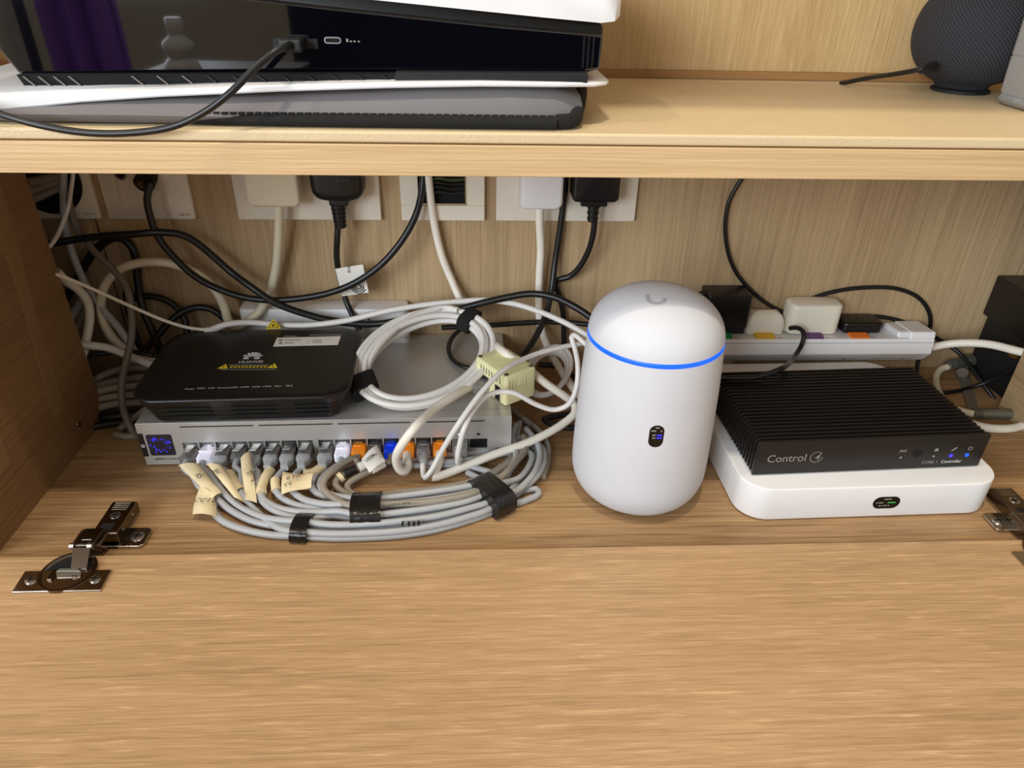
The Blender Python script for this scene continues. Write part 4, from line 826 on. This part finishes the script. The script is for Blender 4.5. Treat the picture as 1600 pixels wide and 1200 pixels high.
# white cables on the right-hand ports
n14 = patch(13, 'thick white cable looping up from an orange plug to the pale yellow box', LITO, None, WCORD2, [(-81.9,95.6,9.0),(-84.7,87.8,8.0),(-88.8,86.4,12.0),(-90.4,83.2,25.0),(-84.7,75.8,44.0),(-72.2,77.8,62.0),(-56.8,106.4,62.0),(-39.7,127.8,62.0),(-26.2,149.4,58.0)], r=3.9, out=11)
e0 = Vector((-26.8,149.4,58.0)); dv = (Vector((-13.5, 152, 58)) - e0).normalized()
B().box(-6, -9, -4, 6, 9, 4).xf(Matrix.Translation(Vector((-18, 152, 57.5))) @ Matrix.Rotation(R(-60), 4, 'Z')).obj('plug', CLEAR, n14, bevel=.6, world=True)
n15 = patch(14, 'thin white cable with clear ribbed boot, rising over the pale yellow box', CLEAR, CLEAR, WCORD, [(-68.4,86.6,8.0),(-66.4,80.7,7.0),(-61.8,81.5,12.0),(-51.5,87.7,30.0),(-35.6,87.6,60.0),(-18.2,103.2,78.0),(1.4,124.6,88.0),(28.3,151.7,88.0),(55.9,167.2,88.0),(79.0,175.8,88.0)], r=2.4, out=12)
for k_ in range(5): pass
n16 = patch(15, 'thick white cable bending from the rightmost orange plug to the tall cylinder', LITO, None, WCORD2, [(-55.8,92.9,10.0),(-59.0,86.3,6.0),(-60.0,83.1,5.0),(-51.2,86.5,5.0),(-9.8,103.4,12.0),(31.7,122.5,16.0),(59.7,139.3,22.0),(71.3,148.5,28.0),(71.2,155.9,34.0),(62.6,154.8,42.0),(41.8,158.7,56.0),(24.0,168.0,68.0),(6.0,171.2,80.0)] + [(-7.4,222.0,70.2),(-22.6,235.0,82.9),(-35.7,262.0,88.7),(-46.0,272.0,109.9),(-55.6,272.0,137.6),(-62.5,272.0,175.8),(-65.4,272.0,210.1),(-66.0,272.0,223.9)], r=3.9, out=11)
sfp = thing('fibre_module', 'white adapter with thin white cable in the first square slot right of the plugs', 'adapter', NM @ Vector((278.7, 0, 17)), 0.021)
B().box(271.6, -7, 12.6, 285.8, 6, 22).xf(NM).obj('module', CLEAR, sfp, bevel=.5, world=True)
B().box(272.5, -13, 10.5, 284.9, -6, 19.5).xf(NM).obj('plug', CLEAR, sfp, bevel=.6, world=True)
B().prism([(-6, 19.6), (-16, 21.5), (-17, 10), (-15.6, 10), (-14.6, 20), (-6, 18.6)], 274, 277, 'x').xf(NM).obj('bail', WHITE, sfp, bevel=.3, world=True)
B().tube([(-36.1,99.7,13.0),(-37.2,94.5,12.0),(-37.9,86.1,22.0),(-35.4,85.8,40.0),(-30.8,88.5,56.0),(-21.0,103.8,66.0),(-8.1,116.8,70.0),(9.8,118.7,70.0),(31.8,120.4,56.0),(48.1,121.0,50.0),(60.3,120.0,56.0),(67.2,126.5,68.0),(69.1,138.6,86.0),(66.6,152.3,98.0),(64.4,156.9,104.0),(66.7,158.1,106.0),(72.5,152.0,104.0),(78.0,148.5,100.0)], 2.4, 10).obj('cord', WCORD, sfp, world=True)

# black tape bands round the bundle
def band(label, c, ax, half, up, ln, n=28):
    c = Vector(c); ax = Vector(ax).normalized(); Zu = Vector((0, 0, 1)); sd = ax.cross(Zu).normalized(); b = B(); rg = []
    for s_ in (-1, -.6, -.2, .2, .6, 1):
        ring = []
        for i in range(n):
            t = 2 * math.pi * i / n; k = 1 + random.uniform(-.025, .025)
            cc, ss = math.cos(t), math.sin(t)
            q = c + ax * (s_ * ln / 2 + .4 * math.sin(3 * t)) + sd * half * math.copysign(abs(cc) ** .7, cc) * k + Zu * up * math.copysign(abs(ss) ** .7, ss) * k
            q.z = max(q.z, 0.15); ring.append(q)
        rg.append(ring)
    b.loft(rg); return tag(b.obj('tape_band', TAPE, angle=60), label, 'tape', 'black tape bands on the grey cable bundle')
band('narrow black tape band around the lowest front strands of the grey bundle', (-159.9,21.1,5.5), (1, -.10, 0), 13.5, 7.2, 13)
band('wide black tape band around the middle of the grey bundle, left of the printed strands', (-110.7,36.4,9.0), (1, .05, 0), 17, 10.5, 24)
band('black tape band at the right bend of the grey bundle', (-9.1,53.4,9.0), (1, .75, 0), 22, 12, 20)
# printing on the bundle
text('cable_print', 'SHIPHUANG UTP 75C   ETL VERIFI', 3.6, INK, n8, (-93.4,33.6,16.6), Vector((-34.6,44.8,14.0)) - Vector((-93.9,36.6,14.0)), Vector((-93.8,42.1,16.0)) - Vector((-93.7,35.0,14.0)), world=True)
for px in ((-80.0,18.0,12.1), (-75.0,17.9,12.1), (-71.0,17.8,12.1), (-67.5,18.4,12.1)):
    B().box(px[0] - .8, px[1] - 2.2, px[2] - 1.2, px[0] + .8, px[1] + 1.6, px[2] + .4).obj('cable_mark', INK, n2, world=True)

# ---------------------------------------------------------------- coils of white cable
def coil(name, label, cc, ax, ay, m, r, turns, step=3.2, seed=3):
    rnd = random.Random(seed); cc, ax, ay = Vector(cc), Vector(ax), Vector(ay); nz = ax.cross(ay).normalized()
    o = thing(name, label, 'cable', cc - Vector((0, 0, 20)))
    for k in range(turns):
        pts = []; e1, e2, w1 = rnd.uniform(-.05, .05), rnd.uniform(0, 6.28), rnd.uniform(0, 6.28)
        ra0 = 1 + .042 * ((k * 2) % 5 - 2)
        for i in range(18):
            t = 2 * math.pi * i / 18; ra = ra0 + e1 * math.sin(2 * t + e2)
            pts.append(cc + (ax * math.cos(t) + ay * math.sin(t)) * ra + nz * ((k % 3 - .5) * step * 1.0 + 1.8 * math.sin(t + w1)))
        B().tube(pts, r, 10, step=5, closed=True).obj('cable_turn', m, o, world=True)
    return o
cc = Vector((-69, 180, 70))
wcoil = coil('cable_coil', 'coiled white network cable with two black straps leaning on the switch', cc, (56, 6, -1), (13, 54, 19), WCORD, 3.1, 7)
def strap(root, t, ax, ay, c0, half, up, ln, m=TAPE):
    ax, ay = Vector(ax), Vector(ay); p = c0 + ax * math.cos(t) + ay * math.sin(t); d = (-ax * math.sin(t) + ay * math.cos(t)).normalized()
    rad = (ax * math.cos(t) + ay * math.sin(t)).normalized(); nz = d.cross(rad).normalized(); b = B(); rg = []
    for s_ in (-1, -.5, 0, .5, 1):
        rg.append([p + d * s_ * ln / 2 + rad * half * math.copysign(abs(math.cos(q)) ** .6, math.cos(q)) + nz * up * math.copysign(abs(math.sin(q)) ** .6, math.sin(q)) for q in [2 * math.pi * i / 20 for i in range(20)]])
    return b.loft(rg).obj('strap', m, root, world=True, angle=60)
strap(wcoil, R(58), (56, 6, -1), (13, 54, 19), cc, 12.5, 10, 12, BIND)
strap(wcoil, R(212), (56, 6, -1), (13, 54, 19), cc, 13, 10, 16, BIND)
B().tube([cc + Vector(q) for q in ((-55, -32, -8), (-50, -10, 5), (-32, 22, 17), (-6, 48, 24), (18, 56, 26), (30, 50, 26))], 3.1, 10).obj('loose_end', WCORD, wcoil, world=True)
text('cable_print', 'VERIFIED EIA/TIA 568-C.2 UTP', 3.4, INK, wcoil, cc + Vector((-26, 32, 19)), (1, .45, .2), (-.3, .8, .5), world=True)
cc2 = Vector((52.0,220.5,30.0))
coil('cable_coil', 'smaller coil of thin white cable behind the pale yellow box', cc2, (22, 4, 0), (6, 27, 10), WCORD, 2.2, 5, 2.2, 5)

# ---------------------------------------------------------------- plugs on the wall sockets with their cords
def uk(name, label, x0, x1, zb, m, kind):
    t = thing(name, label, 'plug', ((x0 + x1) / 2, 262, zb))
    zt = zb + 50; M_ = Matrix(((1, 0, 0, 0), (0, 0, -1, 272.4), (0, 1, 0, 0), (0, 0, 0, 1)))
    if kind == 'square': B().slab(x0, zb, x1, zt, 0, 24, 7, 3.5, 1).xf(M_).obj('body', m, t, world=True, angle=60)
    elif kind == 'oval':
        cx = (x0 + x1) / 2; w = (x1 - x0) / 2
        pl = lambda d: [(cx + (w - d) * math.copysign(abs(math.cos(q)) ** .62, math.cos(q)), zb + 20 + (20 - d) * math.copysign(abs(math.sin(q)) ** .5, math.sin(q))) for q in [2 * math.pi * i / 40 for i in range(40)]]
        B().layers([(pl(1), 0), (pl(0), 3), (pl(0), 18), (pl(1.2), 22), (pl(4), 24), (pl(8), 24.6)]).xf(M_).obj('body', m, t, world=True, angle=60)
        B().box(cx - 1, 247.2, zb + 29, cx + 1, 247.9, zb + 31).obj('print_mark', GREYINK, t, world=True)
        for k in range(9): B().box(cx - 14 + k * 3, 247.3, zb + 20, cx - 12 + k * 3, 247.9, zb + 21.6 + (k % 3) * .4).obj('moulded_mark', mat('moulded_black', (44, 43, 42), 0.5) if k == 0 else bpy.data.materials['moulded_black'], t, world=True)
    else:
        B().slab(x0, zb + 3, x1, zt, 0, 26, 5, 3, 1).xf(M_).obj('body', m, t, world=True, angle=60)
        B().box((x0 + x1) / 2 - 13, 250, zb - 2, (x0 + x1) / 2 + 12, 264, zb + 5).obj('cord_grip', m, t, bevel=1.2, world=True)
    return t
def relief(t, x, y, z0, z1, r0, r1, m, n=6):
    p = B().cyl((x, y, z0), (x, y, z1), r0, 16, r1).obj('strain_relief', m, t, world=True)
    for k in range(n):
        z = z0 + (z1 - z0) * (k + .5) / n; r = r0 + (r1 - r0) * (k + .5) / n
        B().cyl((x, y, z + .9), (x, y, z - .9), r + .7, 16).obj('ridge', m, p, world=True)
a = uk('mains_plug', 'large cream mains plug at the left of the double socket above the modem', -232, -183, 192, BEIGE, 'square')
B().tube([(-204.8,258.0,194.4),(-207.3,259.0,179.3),(-212.6,262.0,152.8),(-221.3,266.0,121.3),(-230.2,262.0,98.7),(-239.6,250.0,84.5),(-252.0,246.0,75.8),(-264.7,248.0,68.4)], 4.3, 12).obj('cord', BEIGE, a, world=True)
a = uk('mains_plug', 'black oval mains plug with a white paper tag on its cord', -173, -124.5, 197, BLACK, 'oval')
B().box(-158, 253, 192, -140, 266, 199).obj('neck', BLACK, a, bevel=2, world=True)
relief(a, -150.5, 259, 194, 170, 6.8, 5, BLACK)
B().tube([(-152.8,259.0,172.0),(-154.8,259.0,159.3),(-158.0,262.0,139.8),(-158.1,264.0,118.8),(-155.6,262.0,102.2),(-151.4,258.0,87.8),(-145.3,250.0,78.0),(-139.7,244.0,67.2)], 3.0, 12).obj('cord', RUBBER, a, world=True)
fl = B().sheet([(-159.9,258.0,128.0), (-156.7,258.0,98.4), (-129.1,256.0,103.5), (-132.2,256.0,133.6)], 0.4).obj('paper_tag', PAPERW, a, world=True)
text('tag_print', 'SAVE', 4, INK, a, (-146.4,256.2,128.8), Vector((-147.4,256.0,118.0)) - Vector((-146.3,256.0,128.9)), Vector((-141.9,256.0,129.6)) - Vector((-147.6,256.0,128.9)), world=True, align='CENTER')
c_ = Vector((-138.7,255.6,110.0))
for r0, r1, a0, a1 in ((2.2, 3.1, -200, 100), (4.4, 5.3, -190, 20), (6.6, 7.5, -180, -20)):
    B().loft([[(c_.x + r * math.cos(R(q)), 255.2, c_.z + r * math.sin(R(q))) for q in [a0 + (a1 - a0) * i / 16 for i in range(17)]] for r in (r0, r1)], caps=False, closed=False).obj('round_mark', INK, fl, world=True)
a = uk('mains_plug', 'white square mains plug in the double socket nearest the tall cylinder', 20.5, 61, 191, WHITE, 'square')
B().tube([(39.7,258.0,194.7),(40.4,258.0,177.8),(43.4,264.0,146.3),(43.6,268.0,117.3),(44.3,270.0,87.8),(46.5,268.0,62.8),(54.5,262.0,39.0),(66.2,240.0,23.9),(81.8,215.0,9.9),(98.8,190.0,4.0)], 4.0, 12).obj('cord', WCORD2, a, world=True)
a = uk('mains_plug', 'black square mains plug with ribbed cord guard above the tall cylinder', 69.5, 113.5, 196, BLACK, 'block')
relief(a, 91.5, 257, 195, 178, 5.6, 4.6, BLACK, 3)
B().tube([(93.7,257.0,178.4),(93.6,258.0,165.2),(90.6,262.0,145.2),(83.5,266.0,126.6),(73.6,270.0,114.4),(63.4,272.0,110.7),(61.1,273.0,104.6),(65.9,274.0,91.9),(71.2,274.0,71.1),(72.9,272.0,49.2),(74.2,266.0,28.9),(73.2,239.9,20.0)], 3.0, 12).obj('cord', RUBBER, a, world=True)
a = thing('aerial_cable', 'thick black aerial cable hanging in a long curve from aerial socket to open wall box', 'cable', (-316.8,262.0,212.7))
B().cyl((-325, 273, 215.5), (-325, 258, 210), 8.5, 20, 8).obj('plug', BLACKM, a, world=True)
for k in range(5): B().cyl((-325, 270 - 2.4 * k, 214.4 - .9 * k), (-325, 268.8 - 2.4 * k, 214 - .9 * k), 9.1, 20).obj('grip_ring', BLACK, a, world=True)
B().cyl((-325, 258.2, 210), (-325, 257.4, 209.6), 5, 16).obj('brass_ring', GOLD, a, world=True)
B().tube([(-325, 260, 210.6)] + [(-317.4,252.0,210.8),(-321.1,250.0,199.7),(-322.4,250.0,184.7),(-319.9,250.0,163.1),(-309.2,249.0,143.2),(-293.1,248.0,123.9),(-271.1,247.0,110.3),(-247.4,246.0,102.5),(-223.0,246.0,99.7),(-194.6,246.0,101.8),(-162.7,247.0,108.2),(-136.9,249.0,119.0),(-112.8,252.0,135.9),(-91.2,256.0,160.0),(-78.2,262.0,182.1),(-72.9,268.0,198.9),(-70.7,272.0,213.0),(-69.6,272.0,223.8)], 3.3, 12).obj('cord', RUBBER, a, world=True)
k1 = B().tube([(-425.7,240.0,158.3),(-412.5,242.0,159.4),(-391.7,244.0,162.5),(-368.7,246.0,165.0),(-342.5,247.0,166.6),(-316.6,249.0,167.9),(-297.9,252.0,164.4),(-285.7,254.0,154.8),(-273.3,254.0,141.3),(-260.1,252.0,127.6),(-238.5,243.0,114.1),(-218.5,240.0,99.7),(-192.1,240.0,87.9),(-164.6,240.0,80.0),(-139.6,240.0,76.4),(-114.0,240.0,77.1),(-88.0,240.0,83.5),(-62.2,240.0,89.1),(-36.6,240.0,93.3),(-14.2,240.0,99.6),(8.1,240.0,105.1),(33.3,238.0,110.2),(55.0,232.0,109.5),(70.5,226.0,104.6),(85.7,218.0,98.1),(101.1,210.0,88.1)], 3.5, 12).obj('power_cable', RUBBER)
tag(k1, 'thick black cord crossing from the left panel to the tall cylinder', 'cord')
k2 = B().tube([(64.8,274.0,224.5),(65.2,274.0,207.4),(64.3,273.0,188.9),(62.0,272.0,160.1),(58.9,270.0,130.4),(56.1,262.0,105.8),(51.3,250.0,86.3),(43.0,236.0,71.5),(32.6,222.0,59.9),(21.6,206.0,54.9),(11.2,172.3,60.0)], 3.2, 12).obj('power_cable', RUBBER)
tag(k2, 'black cord dropping from under the shelf to behind the pale yellow box', 'cord')
k3 = B().tube([(-57.6,262.0,60.8),(-30.8,262.0,62.2),(-3.9,262.0,63.6),(22.9,262.0,65.8),(49.9,262.0,67.2),(76.4,258.0,68.4),(102.1,250.0,69.4)], 2.8, 10).obj('power_cable', RUBBER)
tag(k3, 'black cord lying level along the wall behind the white coil', 'cord')
k4 = B().tube([(-20.7,262.3,62.0),(-36.2,260.4,60.0),(-46.6,247.9,56.0),(-49.5,231.7,52.0),(-45.8,215.3,50.0),(-35.4,199.8,50.0),(-20.9,192.2,50.0)], 2.4, 10).obj('looped_cable', RUBBER)
tag(k4, 'thin black cord loop showing inside the white coil', 'cord')
k5 = B().tube([(45.7,253.8,20.0),(63.4,250.9,20.0),(78.0,244.0,16.0),(86.5,226.8,12.0),(87.5,205.0,6.0),(75.0,182.9,5.0),(58.3,177.4,5.0),(45.1,172.0,5.0),(50.7,164.1,5.0),(65.7,157.3,5.0),(81.4,157.1,5.0)], 3.0, 10).obj('looped_cable', RUBBER)
tag(k5, 'black cord coiled on the floor between the switch and the tall cylinder', 'cord')
k6 = B().tube([(-278.6,222.0,79.5),(-268.6,222.0,83.6),(-257.4,226.0,84.4),(-241.0,232.0,82.1),(-220.2,234.0,78.9),(-189.0,234.0,78.1),(-151.1,236.0,82.0),(-113.0,240.0,89.9),(-74.9,244.0,95.0),(-36.6,246.0,98.2),(-10.9,246.0,99.6),(14.8,244.0,97.0),(37.1,238.0,92.7),(59.2,230.0,86.7),(81.0,220.0,78.8),(96.1,210.0,72.6)], 2.9, 10).obj('data_cable', WCORD)
tag(k6, 'white cable arching over the black modem and coil towards the tall cylinder', 'cable')
k7 = B().tube([(-386.6,186.0,152.2),(-384.0,192.0,147.3),(-373.4,200.0,136.0),(-357.3,206.0,122.0),(-340.4,212.0,107.5),(-319.9,218.0,91.9),(-301.4,220.0,83.3),(-285.5,221.0,80.0),(-277.3,222.0,79.5)], 1.6, 8).obj('fibre_cable', CREAM)
tag(k7, 'thin cream fibre lead slanting down from the left panel to the modem', 'cable')
cg = B().tube([(-284.4,221.0,79.3),(-274.8,222.0,80.2),(-265.6,222.5,84.1)], 2.7, 10, ).obj('heat_shrink', WCORD, k7)

# ---------------------------------------------------------------- cables in the left corner
def cab(label, pts, r, m, cat='cable', name='data_cable'): return tag(B().tube(pts, r, 10, step=5).obj(name, m), label, cat)
cab('thin white lead falling from the round cable outlet to the edge of the left panel', [(-388.3,268.0,222.2),(-392.7,264.0,206.9),(-394.4,250.0,190.3),(-395.7,235.0,179.1),(-395.6,215.0,171.2),(-397.2,196.0,167.1)], 1.9, WCORD)
cab('light grey cable falling from the round outlet, the straighter of the two', [(-397.5,268.0,222.1),(-403.1,266.0,200.3),(-406.9,262.0,177.3),(-407.6,258.0,156.8),(-405.3,254.0,135.8),(-398.9,248.0,115.2),(-386.4,240.0,95.1),(-371.4,232.0,76.8),(-360.1,226.0,56.4),(-348.8,218.0,39.1),(-338.6,212.0,20.3)], 3.6, GCORD)
cab('dark grey cable from the round outlet curling down to the switch', [(-400.2,268.0,199.7),(-399.6,262.0,180.4),(-391.6,254.0,162.7),(-378.4,246.0,146.7),(-362.3,238.0,132.6),(-351.7,230.0,119.7),(-348.2,220.0,101.1),(-348.5,206.0,77.6),(-352.8,194.0,60.0),(-356.6,182.0,42.5),(-355.8,172.0,27.3),(-349.4,160.0,17.2),(-340.9,152.5,4.0),(-328.1,148.2,4.0)], 3.3, GCORD3)
cab('thick cream cable making a high arch in the left rear corner', [(-264.7,248.0,68.4),(-270.1,248.0,73.4),(-272.0,250.0,86.7),(-276.0,252.0,101.8),(-286.0,254.0,117.4),(-303.4,255.0,129.7),(-323.4,255.0,135.6),(-345.4,254.0,135.3),(-362.6,252.0,130.8),(-375.5,248.0,121.2),(-384.3,244.0,106.8),(-387.4,240.0,91.6),(-385.6,236.0,76.2),(-373.9,228.0,61.2),(-357.3,222.0,51.4),(-335.9,216.0,46.0)], 4.4, BEIGE)
cab('thick black cord arching behind the grey cables at the left', [(-439.0,264.0,83.8),(-425.6,268.0,101.6),(-414.5,271.0,116.9),(-399.8,273.0,134.9),(-385.5,273.5,147.3),(-370.4,273.5,153.9),(-359.5,273.0,148.2),(-356.5,272.0,134.1),(-359.2,270.0,112.5),(-360.1,266.0,89.9),(-355.0,258.0,72.3),(-346.3,248.0,55.5),(-329.4,216.2,40.0)], 4.0, RUBBER, 'cord', 'power_cable')
cab('black cord arching low behind the modem, the larger of two humps', [(-377.0,268.0,89.0),(-364.3,270.0,92.3),(-349.5,270.0,93.0),(-335.4,270.0,88.0),(-325.2,268.0,78.9),(-319.8,264.0,67.8),(-319.6,258.0,50.1),(-308.4,222.4,40.0)], 3.5, RUBBER, 'cord', 'power_cable')
cab('black cord hump just left of the white fibre box', [(-357.1,244.0,46.6),(-345.1,250.0,58.1),(-333.1,256.0,70.3),(-319.1,262.0,79.6),(-304.9,264.0,83.7),(-290.1,264.0,80.8),(-278.8,260.0,73.3),(-267.1,250.0,65.2)], 3.5, RUBBER, 'cord', 'power_cable')
cab('black cord slanting steeply behind the dark grey cable', [(-372.9,270.0,105.6),(-376.3,268.0,81.9),(-374.3,264.0,65.7),(-369.2,256.0,47.7),(-357.1,233.8,30.0)], 3.0, RUBBER, 'cord', 'power_cable')
cab('printed cream cable bending down beside the left panel edge', [(-400.3,212.0,143.9),(-399.1,220.0,130.5),(-394.5,226.0,120.2),(-392.0,230.0,106.5),(-393.2,228.0,90.6),(-397.1,218.0,71.5),(-400.0,206.0,57.0),(-409.4,196.0,41.5)], 4.2, CREAM)
cab('grey cable rising behind the printed cream cable at the left', [(-406.7,258.0,104.0),(-415.1,252.0,90.8),(-423.3,244.0,79.3),(-429.8,232.0,71.3)], 4.2, GCORD, )
cab('dusty grey cable behind the panel edge, below the printed cream cable', [(-409.5,262.0,91.8),(-418.7,256.0,76.2),(-425.7,248.0,63.0),(-430.5,238.0,53.8)], 4.0, GCORD2)
cab('pale cable sweeping right under the cream arch towards the modem', [(-403.7,204.0,73.4),(-391.3,210.0,68.8),(-378.6,214.0,64.5),(-364.6,214.0,58.0),(-351.3,212.0,52.0),(-332.3,208.0,46.2)], 3.9, WCORD)
cab('pale grey cable curving down inside the cream arch', [(-391.3,242.0,87.2),(-388.7,238.0,72.3),(-381.3,232.0,60.5),(-368.4,224.0,49.6),(-351.0,216.0,42.4)], 3.0, GCORD)
for lab, py, h, m in (('topmost', (596, 582, 574), 0, GCORD3), ('second', (606, 594, 588), 0, GCORD3), ('third', (614, 604, 600), 0, GCORD2), ('fourth', (623, 615, 613), 0, GCORD2), ('lowest', (636, 628, 626), 0, GCORD2)):
    d = {'topmost': [(-405.4,192.0,32.4),(-391.7,198.0,37.3),(-372.4,206.0,43.3),(-344.5,210.0,44.4),(-318.4,210.0,45.7)], 'second': [(-405.4,190.0,29.3),(-391.3,195.0,31.9),(-372.0,200.0,35.3),(-346.4,204.0,37.1),(-318.7,206.0,37.9)], 'third': [(-405.5,188.0,25.5),(-390.6,192.0,27.2),(-371.8,196.0,29.7),(-347.8,200.0,30.0),(-319.1,202.0,30.0)], 'fourth': [(-403.8,186.0,20.2),(-389.8,190.0,20.4),(-371.9,192.0,22.7),(-349.3,196.0,22.2),(-322.0,198.0,21.4)], 'lowest': [(-401.4,184.0,12.6),(-388.8,186.0,13.4),(-371.9,188.0,16.4),(-349.5,192.0,15.1),(-324.7,194.0,14.3)]}[lab]
    cab(lab + ' grey cable of the level stack running behind the left end of the switch', d, 3.6, m)
cab('black cord on the floor under the level stack of grey cables', [(-414.1,194.2,6.0),(-383.5,180.3,6.0),(-366.2,182.2,6.0),(-346.9,187.5,6.0)], 5.0, RUBBER, 'cord', 'power_cable')
cab('black cord lying flat at the foot of the left panel', [(-400.0,162.4,3.6),(-379.9,170.6,3.6),(-362.4,174.7,3.6),(-342.7,179.9,3.6)], 3.4, RUBBER, 'cord', 'power_cable')
cab('black cord stretched over the level stack of grey cables', [(-408.2,204.0,58.2),(-394.2,210.0,58.3),(-377.7,214.0,58.8),(-358.3,218.0,57.9),(-338.1,218.0,52.8)], 2.4, RUBBER, 'cord', 'power_cable')
cab('dusty grey cable end lying on the floor left of the switch', [(-361.3,154.8,3.4),(-350.6,151.5,3.4),(-340.4,152.3,3.4),(-327.0,157.3,3.4)], 3.3, GCORD2)
cab('dusty grey cable crossing behind the left front corner of the switch', [(-360.3,161.2,4.0),(-355.5,171.1,6.0),(-347.8,178.2,10.0),(-340.0,185.5,14.0)], 3.3, GCORD2)
for k, d in enumerate(([(-421.3,236.0,200.3),(-415.9,250.0,201.4),(-408.7,262.0,203.8),(-406.0,276.0,204.6)], [(-418.5,236.0,209.0),(-413.3,250.0,209.5),(-406.5,262.0,210.9),(-403.9,276.0,211.8)], [(-415.9,236.0,216.9),(-411.3,250.0,215.9),(-405.1,262.0,215.5),(-402.4,276.0,216.5)])):
    cab(('lowest', 'middle', 'uppermost')[k] + ' grey cable fanning from the round outlet behind the left panel', d, 4.0, GCORD3)
for k, d in enumerate(([(-81.3,99.8,5.0),(-52.8,98.9,6.0),(-24.2,94.7,6.0),(-4.5,84.3,6.0),(6.1,68.4,6.0)], [(-29.9,89.7,5.0),(-15.8,77.0,5.0),(-10.6,59.6,8.0)])):
    cab(('grey cable passing under the plugs into the bend of the bundle', 'grey cable end slipping under the tape at the bundle bend')[k], d, 2.9, GCORD)
cab('grey cable on the floor crossing behind the right end of the switch', [(14.2,189.6,5.0),(23.2,177.2,4.0),(34.7,159.2,4.0),(43.4,135.9,4.0),(43.2,106.2,4.0),(36.7,83.3,4.0)], 2.9, GCORD2)
